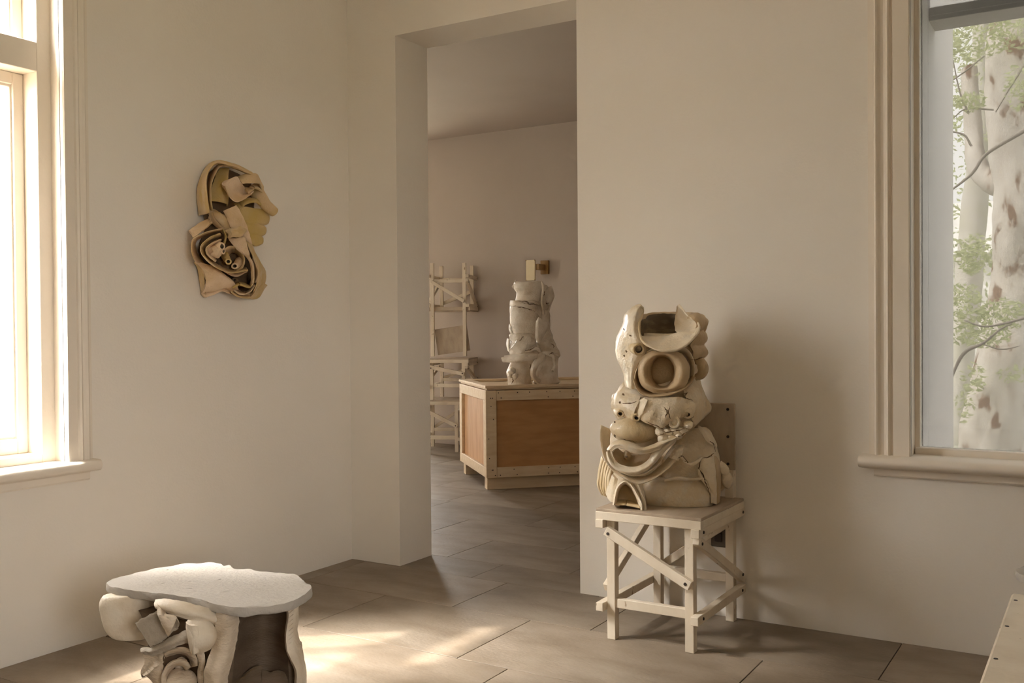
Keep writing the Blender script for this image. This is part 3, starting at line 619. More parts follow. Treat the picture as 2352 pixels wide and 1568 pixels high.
K.sheet('clay_band', [(432, 395, .13), (385, 460, .14), (350, 540, .14), (352, 600, .15), (395, 668, .17), (470, 692, .185), (580, 684, .185), (680, 650, .175), (745, 600, .15), (772, 560, .13)], [(452, 420, .05), (412, 480, .05), (385, 540, .05), (388, 600, .05), (425, 650, .07), (490, 668, .09), (580, 662, .09), (670, 632, .08), (725, 590, .06), (745, 555, .05)], .012, 'glaze_tan', n=40)
K.sheet('clay_band', [(440, 385, .15), (500, 362, .17), (590, 366, .185), (660, 358, .17), (720, 372, .15), (755, 430, .12), (768, 500, .10), (762, 565, .09)], [(460, 408, .06), (520, 384, .08), (590, 384, .09), (650, 384, .08), (700, 396, .06), (735, 440, .05), (745, 500, .04), (740, 560, .04)], .012, 'glaze', n=34)
K.tube('clay_tube', [(330, 330, .04), (355, 350, .11), (383, 368, .175)], [54, 48, 40], 'glaze_ochre', hole=.010, depth=.07)
K.tube('clay_roll', [(770, 440, .05), (812, 455, .07), (830, 500, .07), (815, 545, .06), (775, 565, .05)], [24, 34, 38, 34, 22], 'glaze_tan')
# collar folds below the eye
K.sheet('clay_fold', [(420, 708, .16), (500, 700, .175), (590, 700, .18), (660, 706, .175), (735, 735, .15)], [(388, 842, .175), (450, 878, .19), (545, 918, .19), (590, 880, .185), (715, 838, .15)], .014, 'glaze', bulge=.022, c=11, n=32, amp=.006)
K.sheet('clay_petal', [(418, 705, .17), (372, 742, .16), (346, 790, .16), (345, 842, .17)], [(442, 716, .20), (425, 760, .21), (412, 800, .205), (388, 838, .19)], .012, 'glaze', bulge=-.014)
K.sheet('clay_fold', [(205, 690, .05), (250, 668, .10), (330, 680, .13), (400, 705, .15)], [(205, 790, .04), (250, 805, .10), (300, 835, .13), (345, 842, .155)], .013, 'glaze', bulge=.03, amp=.006)
K.tube('clay_tube', [(238, 780, .05), (245, 800, .10), (254, 815, .135)], [38, 34, 28], 'glaze_ochre', hole=.009, depth=.05)
K.tube('clay_tube', [(350, 800, .10), (356, 825, .15), (364, 840, .185)], [40, 34, 27], 'glaze_ochre', hole=.008, depth=.05)
K.tube('clay_tube', [(745, 700, .06), (738, 760, .13), (720, 818, .175)], [58, 50, 36], 'glaze', hole=.012, depth=.06)
K.sheet('clay_fold', [(690, 640, .12), (750, 640, .11), (800, 650, .08), (838, 690, .04)], [(740, 850, .12), (770, 880, .11), (810, 850, .08), (850, 790, .04)], .014, 'glaze', bulge=.03, amp=.008)
K.blob('clay_lump', 560, 850, .17, 60, 48, .03, 'glaze', amp=.012, freq=28)
K.tube('clay_coil', [(630+32*math.cos(a), 870+36*math.sin(a), .195) for a in [i*.7 for i in range(10)]], [10], 'glaze', seg=10, n=36)
K.blob('clay_lump', 630, 870, .185, 26, 30, .014, 'glaze')
for (u, v, r) in ((540, 940, 34), (590, 935, 30), (640, 930, 34), (685, 925, 30), (560, 985, 36), (610, 970, 26), (655, 965, 24), (720, 890, 26)):
    K.blob('clay_lump', u, v, .165, r*1.25, r*.9, .032, 'glaze', amp=.008, freq=30)
# brow and mouth
K.blob('clay_brow', 352, 925, .10, 160, 92, .085, 'glaze_ochre', amp=.008, freq=12)
K.sheet('clay_lip', [(172, 1060, .15), (205, 1015, .17), (262, 998, .19), (340, 1020, .20), (420, 1050, .20), (510, 1020, .20), (600, 980, .18), (700, 930, .14)], [(195, 1075, .205), (225, 1050, .22), (270, 1050, .22), (335, 1078, .225), (420, 1085, .225), (510, 1062, .22), (575, 1020, .19), (690, 950, .15)], .018, 'glaze', bulge=.018, n=36)
K.sheet('mouth_cup', [(190, 1070, .20), (240, 1150, .20), (300, 1195, .205), (380, 1190, .205), (450, 1150, .20), (500, 1085, .20)], [(230, 1050, .10), (270, 1080, .06), (320, 1100, .05), (380, 1100, .05), (430, 1085, .07), (480, 1060, .11)], .012, 'glaze_tan', bulge=-.02, n=30)
K.sheet('clay_lip', [(190, 1062, .205), (205, 1125, .215), (255, 1172, .22), (330, 1190, .225), (400, 1178, .225), (460, 1130, .22), (500, 1068, .21), (570, 1015, .18), (650, 960, .15)], [(172, 1080, .18), (185, 1150, .20), (245, 1205, .21), (330, 1225, .215), (420, 1208, .215), (490, 1155, .205), (545, 1085, .19), (620, 1010, .165), (690, 950, .14)], .020, 'glaze', bulge=.016, n=38)
K.blob('clay_lump', 300, 1110, .10, 24, 42, .03, 'glaze_ochre', amp=.012, freq=40)
K.sheet('clay_band', [(255, 1215, .19), (340, 1240, .20), (430, 1225, .20), (510, 1170, .19), (570, 1090, .175), (640, 1000, .15)], [(275, 1200, .12), (345, 1215, .12), (420, 1200, .12), (490, 1150, .11), (545, 1080, .10), (610, 1000, .09)], .012, 'glaze', n=34)
K.sheet('clay_band', [(122, 892, .08), (122, 1000, .10), (148, 1120, .14), (210, 1212, .18), (300, 1264, .20), (380, 1294, .21), (475, 1270, .20), (570, 1205, .185), (650, 1120, .16), (690, 1045, .14)], [(188, 925, .06), (178, 1010, .06), (205, 1110, .08), (255, 1185, .10), (330, 1228, .12), (390, 1250, .12), (460, 1235, .12), (545, 1165, .11), (620, 1085, .10), (655, 1035, .09)], .013, 'glaze', n=46, bulge=-.008)
K.sheet('clay_patch', [(600, 1120, .15), (650, 1050, .14), (690, 1040, .135)], [(650, 1135, .15), (670, 1100, .145), (692, 1070, .14)], .018, 'glaze', bulge=.012)
# lower left: ribbed fan, side lobes, arch
for i in range(5):
    f = i/4
    K.sheet('clay_rib', [(128+f*55, 1110+f*70, .05+f*.03), (108+f*62, 1210+f*50, .06+f*.04), (100+f*70, 1300+f*40, .06+f*.04), (128+f*62, 1365+f*25, .06+f*.04)], [(150+f*55, 1140+f*70, .06+f*.03), (130+f*62, 1220+f*50, .08+f*.04), (122+f*70, 1310+f*40, .08+f*.04), (146+f*60, 1372+f*25, .07+f*.04)], .014, 'glaze_ochre', bulge=.008, n=18)
K.sheet('clay_fold', [(205, 1235, .14), (175, 1300, .11), (155, 1350, .09), (170, 1385, .09)], [(235, 1265, .16), (218, 1330, .16), (208, 1380, .15), (205, 1425, .14)], .012, 'glaze', bulge=.01)
K.sheet('clay_arch', [(212, 1447, .20), (222, 1385, .20), (240, 1320, .20), (288, 1284, .20), (335, 1312, .205), (372, 1375, .21), (398, 1430, .215), (405, 1496, .215)], [(222, 1445, .09), (235, 1385, .09), (250, 1330, .08), (290, 1300, .08), (330, 1325, .09), (362, 1385, .10), (385, 1440, .12), (420, 1470, .13)], .014, 'glaze', n=36)
K.sheet('arch_lining', [(225, 1445, .12), (232, 1385, .10), (250, 1325, .09), (290, 1297, .09), (330, 1322, .09)], [(250, 1452, .16), (285, 1450, .12), (320, 1450, .11), (355, 1455, .12), (390, 1462, .17)], .010, 'glaze_ochre')
K.sheet('clay_fold', [(330, 1262, .19), (370, 1320, .19), (405, 1400, .20), (412, 1490, .20)], [(400, 1300, .18), (420, 1370, .19), (432, 1440, .19), (440, 1494, .19)], .014, 'glaze', bulge=.008)
K.sheet('clay_floor', [(215, 1440, .19), (300, 1446, .20), (390, 1466, .21)], [(235, 1415, .10), (300, 1412, .09), (380, 1420, .10)], .012, 'glaze_ochre')
# right side: wing, knobs
K.sheet('clay_wing', [(822, 1128, .10), (815, 1190, .11), (840, 1270, .11), (880, 1360, .10), (892, 1430, .10)], [(905, 1105, .07), (915, 1180, .08), (918, 1280, .08), (918, 1370, .07), (915, 1438, .07)], .014, 'glaze', bulge=.016, n=26)
K.sheet('clay_wing', [(905, 1105, .075), (918, 1190, .085), (920, 1300, .08), (917, 1438, .07)], [(935, 1150, .0), (945, 1230, .0), (945, 1330, .0), (935, 1420, .0)], .014, 'glaze_tan')
K.blob('clay_knob', 992, 1272, -.02, 44, 58, .04, 'glaze', amp=.006, freq=30)
K.tube('clay_roll', [(930, 1170, .0), (965, 1195, .0), (985, 1225, -.01)], [40, 36, 30], 'glaze')
K.tube('clay_roll', [(900, 1330, -.02), (950, 1300, -.02), (985, 1280, -.02)], [46, 42, 38], 'glaze_tan')
K.sheet('clay_patch', [(800, 900, .08), (850, 930, .06), (880, 960, .04)], [(870, 1010, .09), (905, 1030, .05), (922, 1040, .02)], .014, 'glaze', bulge=.012)
for pts in ([(690, 1140, .145), (740, 1165, .14), (790, 1140, .12), (820, 1115, .10)], [(800, 1200, .12), (810, 1250, .12), (850, 1300, .115), (880, 1360, .10)], [(560, 1275, .165), (650, 1262, .16), (740, 1268, .15), (820, 1262, .13)], [(690, 1040, .135), (670, 1090, .145), (700, 1140, .145)]):
    K.tube('clay_seam', pts, [8, 13, 12, 7], 'glaze', seg=8)

# ------------------------------------------------------------------ white totem on the crate  (crop 1130,580 x4.9)
QC = Vector((-.43, 2.715, .7865)); QN = Vector((CP.x-QC.x, CP.y-QC.y, 0)).normalized(); QK = (CP-QC).length/F/4.9
s = thing('totem_sculpture', 'white glazed ceramic totem of stacked broken pots standing on the packing crate', 'sculpture', QC)
K = Clay(s, crop_mapper(1130, 580, 4.9, QC, QN), QN, QK, .7875, 'white_clay')
K.vessel('clay_neck', [(326, 262, 560), (338, 248, 575), (360, 242, 588), (385, 242, 592), (405, 246, 590), (425, 262, 582), (445, 275, 576), (480, 275, 574), (520, 268, 572), (560, 258, 574)], .02, .8, n=44, amp=.004)
K.vessel('clay_pot', [(540, 222, 540), (560, 210, 560), (590, 204, 566), (640, 200, 560), (700, 202, 552), (780, 206, 540), (850, 214, 520), (910, 226, 505), (945, 240, 500)], .03, .8, n=40, amp=.004)
K.vessel('clay_lump', [(905, 215, 490), (930, 200, 505), (965, 198, 505), (985, 206, 500), (1010, 204, 505), (1040, 206, 500), (1060, 202, 505), (1090, 200, 520), (1115, 196, 530), (1140, 200, 540)], .03, .82, n=40, amp=.011, freq=24)
K.vessel('clay_base', [(1140, 200, 470), (1200, 196, 470), (1240, 196, 468), (1290, 178, 462), (1340, 166, 450), (1400, 168, 440), (1450, 180, 438), (1495, 188, 445)], .06, .75, n=36, amp=.008, freq=20)
K.vessel('clay_skirt', [(1080, 580, 720), (1110, 560, 752), (1145, 540, 765), (1160, 545, 755), (1220, 520, 742), (1300, 500, 740), (1380, 480, 742), (1430, 470, 755), (1455, 465, 775), (1478, 470, 745)], .0, .75, n=40, amp=.006)
K.vessel('clay_body', [(640, 540, 640), (700, 520, 650), (780, 500, 655), (860, 500, 660), (910, 500, 680), (930, 505, 684), (950, 500, 680), (1000, 500, 705), (1060, 500, 730), (1120, 510, 755), (1160, 520, 765)], -.03, .8, n=44, amp=.010, freq=22)
K.vessel('clay_body', [(370, 560, 620), (450, 555, 640), (550, 555, 650), (640, 560, 640), (700, 560, 640)], -.05, .9, n=24, amp=.008, freq=22)
K.sheet('clay_leaf', [(612, 395, .05), (600, 440, .06), (605, 510, .06), (628, 570, .04)], [(672, 370, .02), (678, 430, .03), (672, 510, .03), (645, 590, .02)], .011, bulge=-.02)
K.sheet('clay_leaf', [(668, 375, .0), (682, 440, .0), (670, 540, .0), (640, 640, .0)], [(700, 480, -.04), (690, 530, -.04), (665, 580, -.04), (640, 660, -.03)], .010)
K.tube('clay_drip', [(268, 345, .05), (262, 325, .06), (266, 305, .06)], [10, 8, 3], seg=10)
K.tube('clay_knob', [(240, 395, .02), (236, 380, .03), (250, 362, .04)], [10, 12, 8], seg=10)
K.sheet('clay_strap', [(210, 540, .05), (260, 545, .13), (360, 560, .17), (460, 580, .16), (560, 600, .09)], [(206, 600, .05), (260, 600, .14), (370, 612, .18), (470, 650, .17), (545, 720, .10)], .012, n=30, bulge=.006)
K.sheet('clay_flap', [(500, 770, .15), (525, 730, .16), (575, 770, .15), (630, 795, .12)], [(488, 960, .16), (520, 1010, .17), (545, 1005, .165), (610, 880, .12)], .013, bulge=.014)
K.sheet('clay_flap', [(590, 770, .08), (640, 800, .07)], [(620, 880, .07), (665, 935, .04)], .012)
K.sheet('clay_fold', [(320, 935, .17), (370, 945, .18), (420, 940, .18), (480, 975, .16)], [(215, 1080, .15), (290, 1120, .17), (360, 1110, .19), (490, 1050, .17)], .013, 'white_clay', bulge=.025, n=24, amp=.006)
K.tube('clay_roll', [(370, 1110, .16), (430, 1095, .18), (500, 1080, .18), (540, 1110, .16)], [16, 22, 22, 16], seg=14)
K.sheet('clay_plank', [(142, 1160, .06), (240, 1148, .13), (360, 1140, .18), (515, 1132, .17)], [(130, 1190, .14), (240, 1180, .19), (370, 1170, .225), (515, 1150, .19)], .010)
K.sheet('clay_plank', [(108, 1182, .12), (240, 1180, .19), (370, 1168, .225), (515, 1142, .195)], [(122, 1228, .13), (240, 1228, .185), (370, 1216, .22), (505, 1190, .19)], .016, n=22)
K.sheet('clay_strap', [(545, 1125, .13), (500, 1185, .17), (455, 1255, .19), (440, 1330, .19), (445, 1400, .19), (480, 1450, .18), (530, 1465, .16)], [(608, 1160, .12), (560, 1220, .17), (515, 1280, .19), (490, 1340, .19), (490, 1385, .19), (510, 1420, .19), (545, 1440, .16)], .014, n=34, bulge=.012)
K.sheet('clay_strap', [(590, 1170, .12), (545, 1230, .14), (520, 1300, .15), (500, 1380, .15)], [(610, 1180, .14), (575, 1250, .16), (545, 1310, .165), (520, 1400, .165)], .010)
K.tube('clay_drip', [(600, 1130, .13), (650, 1150, .14), (690, 1170, .14), (700, 1230, .15), (705, 1280, .15), (685, 1330, .165)], [16, 20, 20, 17, 18, 20], hole=.006, depth=.04, seg=14)
K.sheet('clay_rim', [(540, 1125, .12), (620, 1110, .13), (700, 1130, .11), (765, 1160, .04)], [(560, 1145, .13), (630, 1128, .14), (700, 1150, .12), (745, 1180, .05)], .012)
K.sheet('clay_leaf', [(195, 800, .02), (192, 850, .03), (205, 900, .03)], [(218, 830, .06), (215, 870, .07), (228, 905, .06)], .010)
K.sheet('clay_leaf', [(172, 965, .0), (164, 1030, .0), (180, 1100, .01)], [(196, 970, .05), (190, 1040, .06), (200, 1120, .05)], .010)
K.blob('clay_lump', 205, 1385, .12, 24, 20, .05, amp=.008, freq=30)
K.blob('clay_lump', 262, 1390, .15, 34, 28, .045, amp=.008, freq=30)
K.blob('clay_lump', 225, 1330, .12, 44, 34, .06, amp=.008, freq=24)
K.tube('clay_seam', [(330, 935, .19), (345, 955, .195), (310, 990, .195), (240, 1030, .175)], [5, 8, 7, 5], seg=8)
K.tube('clay_seam', [(560, 330, .07), (580, 420, .10), (565, 520, .11), (570, 620, .10), (575, 690, .09)], [12, 18, 14, 16, 10], seg=10)

# ------------------------------------------------------------------ ceramic stool in the foreground  (crop 200,1260 x4.2)
def cp2(x, y, z): return onz(200+x/4.2, 1260+y/4.2, z)
GC = Vector((1.13, -1.93, 0)); GN = Vector((CP.x-GC.x, CP.y-GC.y, 0)).normalized()
GK = ((GC+Vector((0, 0, .35))-CP).length)/F/4.2
s = thing('ceramic_stool', 'ceramic stool with a flat white slab top on crumpled clay folds, beside the left wall', 'stool', GC)
K = Clay(s, crop_mapper(200, 1260, 4.2, GC, GN), GN, GK, .0005, 'stool_clay')
outl = [(190, 322), (330, 265), (560, 210), (680, 185), (800, 165), (1000, 140), (1200, 132), (1290, 145), (1328, 166), (1370, 160), (1440, 195), (1500, 198), (1560, 196), (1660, 220), (1750, 222), (1850, 228), (2020, 250), (2080, 300), (2150, 345), (2168, 382), (2110, 430), (1990, 500), (1800, 545), (1600, 562), (1480, 570), (1350, 555), (1200, 520), (1050, 480), (880, 452), (700, 430), (550, 415), (400, 395), (250, 370), (205, 348)]
ZT = .452
pts = cr([cp2(x, y, ZT) for x, y in outl], 150, True)
ctr = sum(pts, Vector())/len(pts); rings = []
for sc, dz in ((.90, -.026), (.99, -.026), (1.0, -.022), (1.004, -.013), (1.002, -.005), (.996, 0), (.95, .0005), (.85, 0), (.7, 0), (.5, 0), (.3, 0), (.12, 0)):
    rings.append([Vector((ctr.x+(p.x-ctr.x)*sc, ctr.y+(p.y-ctr.y)*sc, ZT+dz)) + (noise.noise_vector(p*30+Vector((0, 0, dz*60)))*.004 if sc > .95 else noise.noise_vector(p*sc*9)*.0012) for p in pts])
K.ringsurf('slab_top', rings, 'slab', amp=.0012)
g = random.Random(11)
for k in range(16):      # pressed creases and small ridges in the slab
    x, y = g.uniform(650, 1300), g.uniform(200, 420); a = g.uniform(-.35, .5); L = g.uniform(30, 120)
    q = [cp2(x+L*t*math.cos(a), y-L*t*math.sin(a)*.5, ZT-.0005) for t in (0, .5, 1)]
    c = cr(q, 8); rs = []
    for i, p in enumerate(c):
        w_ = .0032*math.sin(PI*(i+.6)/8.2)
        rs.append([p + Vector((math.cos(t)*w_, math.sin(t)*w_*.6, math.sin(t+.6)*w_*.55)) for t in [2*PI*j/6 for j in range(6)]])
    K.ringsurf('slab_crease', rs, 'slab', amp=.0004)
K.vessel('clay_bowl', [(428, 215, 560), (440, 185, 600), (490, 162, 640), (570, 158, 650), (650, 170, 650), (740, 198, 640), (810, 235, 610), (850, 275, 580), (874, 330, 540), (880, 400, 480)], -.05, .55, 'stool_white', n=34, power=2.2, amp=.004, freq=9)
K.sheet('clay_collar', [(664, 500, .18), (800, 500, .22), (950, 530, .235), (1080, 565, .23), (1250, 610, .20)], [(690, 575, .19), (820, 620, .235), (960, 665, .25), (1090, 680, .245), (1245, 730, .20)], .016, 'stool_white', bulge=.02, n=30)
K.tube('clay_roll', [(700, 540, .10), (900, 600, .14), (1100, 640, .14), (1240, 670, .12)], [50, 62, 64, 60], 'stool_brown')
K.sheet('clay_cone', [(682, 530, .20), (690, 620, .22), (735, 740, .235), (788, 834, .24)], [(745, 590, .225), (770, 640, .245), (822, 650, .25), (862, 672, .25)], .014, 'stool_clay', bulge=.018)
K.sheet('clay_cone', [(862, 672, .25), (886, 715, .245), (872, 760, .24)], [(788, 834, .24), (800, 820, .235), (815, 790, .225)], .010, 'stool_grey', bulge=-.03)
K.sheet('clay_flap', [(745, 640, .245), (800, 640, .26), (855, 655, .26)], [(770, 690, .25), (810, 700, .262), (862, 676, .26)], .010, 'stool_white')
K.sheet('clay_tile', [(472, 722, .16), (580, 665, .165), (690, 615, .17)], [(618, 942, .17), (720, 870, .175), (860, 745, .18)], .016, 'stool_grey', jag=.006)
K.sheet('clay_pouch', [(968, 705, .22), (1010, 690, .235), (1100, 705, .24), (1200, 735, .23), (1240, 790, .20)], [(1030, 1015, .22), (1065, 1000, .235), (1120, 985, .24), (1195, 945, .235), (1232, 850, .21)], .016, 'stool_white', bulge=.028, c=11)
K.sheet('clay_pouch', [(968, 705, .225), (985, 820, .235), (1030, 1018, .235)], [(1055, 740, .262), (1068, 850, .27), (1066, 1000, .262)], .014, 'stool_white', bulge=.008)
K.sheet('clay_fold', [(530, 955, .13), (610, 960, .15), (700, 925, .17), (820, 855, .19), (970, 790, .19)], [(545, 1005, .15), (640, 1010, .18), (740, 985, .20), (850, 930, .21), (990, 890, .20)], .016, 'stool_grey', bulge=.015, jag=.006)
K.sheet('clay_fold', [(545, 1010, .13), (560, 1100, .13), (530, 1180, .12), (540, 1240, .12)], [(740, 1000, .19), (735, 1080, .19), (690, 1130, .18), (560, 1225, .14)], .014, 'stool_clay', bulge=-.02)
K.sheet('clay_fold', [(560, 1210, .11), (620, 1260, .12), (660, 1310, .12)], [(735, 1080, .18), (730, 1180, .18), (720, 1300, .18)], .013, 'stool_clay', bulge=.01)
K.sheet('clay_ring', [(745, 1010, .20), (800, 985, .21), (900, 965, .22), (980, 985, .22), (1040, 1050, .21), (1058, 1130, .20)], [(760, 1030, .13), (810, 1015, .13), (890, 1000, .13), (960, 1015, .13), (1005, 1070, .13), (1010, 1140, .13)], .014, 'stool_clay', n=30)
K.sheet('clay_ring', [(722, 1330, .22), (740, 1200, .22), (800, 1110, .22), (870, 1080, .22), (950, 1095, .22), (990, 1150, .21)], [(770, 1330, .15), (780, 1210, .15), (825, 1140, .15), (875, 1110, .15), (930, 1120, .15), (950, 1160, .14)], .014, 'stool_clay', n=30)
K.blob('clay_lump', 900, 1120, .12, 60, 52, .04, 'stool_clay', amp=.01, freq=20)
K.blob('clay_lump', 880, 1300, .17, 150, 110, .05, 'stool_clay', amp=.01, freq=14)
K.sheet('clay_strip', [(1060, 1000, .19), (1085, 1100, .19), (1075, 1200, .19), (1090, 1340, .19)], [(1120, 980, .21), (1130, 1080, .21), (1115, 1190, .21), (1120, 1340, .21)], .012, 'stool_clay')
K.sheet('clay_leg', [(1285, 600, .22), (1268, 720, .225), (1262, 820, .23), (1245, 930, .235), (1190, 1080, .245), (1165, 1200, .25), (1165, 1330, .25), (1180, 1500, .25), (1180, 1720, .24)], [(1440, 615, .22), (1432, 720, .225), (1420, 830, .23), (1405, 940, .235), (1370, 1080, .245), (1335, 1200, .25), (1320, 1330, .25), (1330, 1500, .25), (1330, 1720, .24)], .030, 'stool_clay', n=40, bulge=.014, jag=.004)
for i in range(22):       # finger ridges across the leg
    t = i/21; y = 620+t*700
    xl = (1285, 1268, 1250, 1190, 1165, 1165)[min(5, int(t*5.99))]; xl = xl if t < .3 else 1262-(t-.3)*150
    K.tube('clay_ridge', [(xl+22, y+14, .235+.03*t), (xl+85, y, .252+.026*t), (xl+140, y-16, .235+.03*t)], [3, 4.5, 3], 'stool_clay', n=8, seg=6, amp=.0006)
K.sheet('clay_panel', [(1420, 580, .18), (1520, 580, .08), (1680, 570, .03), (1820, 560, .05), (1960, 545, .13)], [(1330, 1720, .18), (1500, 1720, .08), (1680, 1720, .03), (1850, 1720, .05), (1990, 1720, .13)], .022, 'stool_brown', n=34, c=12)
K.sheet('clay_leg', [(1938, 545, .16), (1950, 660, .165), (1932, 780, .17), (1930, 900, .175), (1950, 1000, .18), (2000, 1110, .18), (2025, 1200, .18), (2025, 1330, .18), (2010, 1720, .18)], [(2022, 535, .10), (2012, 660, .10), (1998, 780, .10), (2020, 900, .10), (2060, 1000, .10), (2085, 1110, .10), (2088, 1200, .10), (2080, 1330, .10), (2070, 1720, .10)], .024, 'stool_white', n=40, bulge=.012)
K.sheet('clay_leg', [(2015, 540, .09), (2005, 700, .09), (2020, 850, .08), (2060, 960, .08), (2085, 1100, .08), (2080, 1330, .08)], [(1980, 540, -.02), (1985, 700, -.02), (2000, 850, -.02), (2020, 960, -.02), (2040, 1100, -.02), (2030, 1330, -.02)], .016, 'stool_clay', n=30)
for i in range(14):
    y = 600+i*42; x = 1965 + (max(0, y-900)*.24)
    K.tube('clay_ridge', [(x-18, y+26, .178), (x+14, y, .172), (x+40, y-30, .14)], [2.5, 4, 2.5], 'stool_white', n=8, seg=6, amp=.0006)
K.blob('clay_knob', 2052, 940, .05, 26, 48, .03, 'stool_clay', amp=.008, freq=30)
K.sheet('clay_fold', [(1440, 1260, .12), (1520, 1215, .11), (1600, 1165, .10), (1680, 1140, .09)], [(1440, 1340, .15), (1540, 1340, .14), (1640, 1340, .12), (1740, 1340, .10)], .014, 'stool_brown')
K.sheet('clay_fold', [(1680, 1180, .10), (1760, 1200, .10), (1860, 1190, .10), (1950, 1215, .12)], [(1690, 1400, .12), (1760, 1400, .12), (1860, 1400, .12), (1950, 1400, .13)], .014, 'stool_brown')
K.vessel('clay_core', [(560, 560, 1250), (700, 620, 1260), (900, 640, 1240), (1100, 660, 1200), (1350, 680, 1250), (1720, 640, 1300)], .0, .45, 'stool_brown', amp=.012, freq=10)
K.vessel('clay_foot', [(1380, 640, 1300), (1500, 600, 1330), (1650, 580, 1340), (1730, 600, 1300)], .06, .5, 'stool_clay', amp=.014, freq=12)

# ------------------------------------------------------------------ slab-topped ceramic table beyond the bench, only its corner in the picture
VZ = .53
v0 = onz(2332, 1312, VZ)
s = thing('ceramic_table', 'corner of a white slab topped ceramic table showing at the right edge above the bench', 'table', (v0.x+.27, v0.y+.13, 0))
K = Clay(s, None, (0, -1, 0), .001, .0005, 'slab')
o2 = [v0, v0+Vector((.06, -.055, 0)), v0+Vector((.22, -.10, 0)), v0+Vector((.42, -.03, 0)), v0+Vector((.53, .14, 0)), v0+Vector((.45, .34, 0)), v0+Vector((.24, .40, 0)), v0+Vector((.07, .28, 0)), v0+Vector((.02, .12, 0))]
p2 = cr(o2, 70, True); c2 = sum(p2, Vector())/70
K.ringsurf('slab_top', [[Vector((c2.x+(p.x-c2.x)*sc, c2.y+(p.y-c2.y)*sc, VZ+dz)) for p in p2] for sc, dz in ((.9, -.026), (.985, -.024), (1, -.012), (.99, 0), (.9, 0), (.5, 0), (.1, 0))], 'slab', amp=.002)
K.ringsurf('clay_base', [[Vector((c2.x+math.cos(2*PI*j/26)*r, c2.y+math.sin(2*PI*j/26)*r, z)) for j in range(26)] for z, r in ((0, .15), (.05, .17), (.15, .14), (.26, .12), (.36, .15), (.45, .18), (.503, .17))], 'stool_clay', amp=.012, freq=12)

# ------------------------------------------------------------------ trees beyond the right window
def onY(u, v, y): d = ray(u, v); return CP + d*((y-CP.y)/d.y)
def limb(parent, name, pts, rad, m, seg=16, n=30, amp=.0):
    c = cr(pts, n); rr = cr([Vector((r, 0, 0)) for r in rad], n); v = []; f = []; ax = Vector((1, 0, 0))
    for i in range(n):
        t = (c[min(i+1, n-1)]-c[max(i-1, 0)]).normalized(); ax = (ax-t*ax.dot(t)).normalized(); b = t.cross(ax)
        for j in range(seg):
            p = c[i] + (ax*math.cos(2*PI*j/seg)+b*math.sin(2*PI*j/seg))*rr[i].x
            if amp: p = p + noise.noise_vector(Vector((p.x*5, p.y*5, p.z*2.2)))*amp + noise.noise_vector(p*17)*amp*.3
            v.append(p)
    f = [(i*seg+j, i*seg+(j+1) % seg, (i+1)*seg+(j+1) % seg, (i+1)*seg+j) for i in range(n-1) for j in range(seg)]
    f += [tuple(range(seg))[::-1], tuple(range((n-1)*seg, n*seg))]
    return link(name, v, f, m, parent, True)
def foliage(parent, clusters, seed, size):
    g = random.Random(seed); v = []; f = []
    for c, r, cnt in clusters:
        c = Vector(c)
        for _ in range(cnt):
            while True:
                d = Vector((g.uniform(-1, 1), g.uniform(-1, 1), g.uniform(-1, 1)))
                if d.length <= 1: break
            p = c + Vector((d.x*r[0], d.y*r[1], d.z*r[2])); q = size*g.uniform(.6, 1.3)
            a = Vector((g.gauss(0, 1), g.gauss(0, 1), g.gauss(0, .6))).normalized(); b = a.cross(Vector((g.gauss(0, 1), g.gauss(0, 1), g.gauss(0, 1)))).normalized()
            k = len(v); n_ = a.cross(b)*q*.15
            v += [p-a*q, p+b*q*.45+n_, p+a*q, p-b*q*.45+n_]; f += [(k, k+1, k+2), (k, k+2, k+3)]
    o = link('foliage', v, f, 'leaf', parent); o['kind'] = 'stuff'; return o
Y0 = 8.0
t = thing('tree', 'thick pale trunked tree with peeling bark right outside the window', 'tree', (2.42, Y0, -.4), 0, 'trees outside the right window')
limb(t, 'trunk', [(2.40, Y0, -.45), (2.43, Y0, .2), (2.52, Y0, .9), (2.60, Y0+.05, 1.6), (2.66, Y0, 2.3), (2.70, Y0, 2.9), (2.64, Y0, 3.6), (2.60, Y0, 4.3), (2.58, Y0, 5.4), (2.5, Y0, 7.5)], [.36, .27, .24, .225, .27, .31, .24, .17, .13, .07], 'bark', 30, 70, .05)
limb(t, 'branch', [(2.62, Y0, 2.75), (2.38, Y0+.1, 2.85), (2.22, Y0+.2, 3.15), (2.15, Y0+.3, 4.2)], [.13, .12, .11, .08], 'bark', 14, 26, .03)
def twig(pts, y, r): limb(t, 'twig', [onY(u, v, y) for u, v in pts], r, 'twig', 8, 22, .006)
twig([(2180, 440), (2232, 400), (2268, 352), (2360, 296)], 6.6, [.010, .016, .018, .022])
twig([(2180, 300), (2214, 310), (2231, 336)], 6.8, [.008, .010, .012])
twig([(2190, 270), (2220, 250), (2282, 252)], 7.0, [.006, .009, .009])
twig([(2286, 258), (2318, 205), (2352, 150)], 7.2, [.006, .009, .010])
twig([(2180, 880), (2213, 812), (2258, 788), (2300, 755), (2326, 742)], 6.4, [.010, .014, .018, .014, .006])
twig([(2215, 736), (2268, 750), (2360, 728)], 6.4, [.006, .010, .014])
twig([(2258, 790), (2300, 802), (2340, 795)], 6.4, [.005, .007, .005])
twig([(2180, 190), (2215, 165), (2262, 128)], 7.0, [.006, .008, .006])
twig([(2185, 120), (2205, 215), (2225, 260)], 7.0, [.005, .008, .010])
cl = []
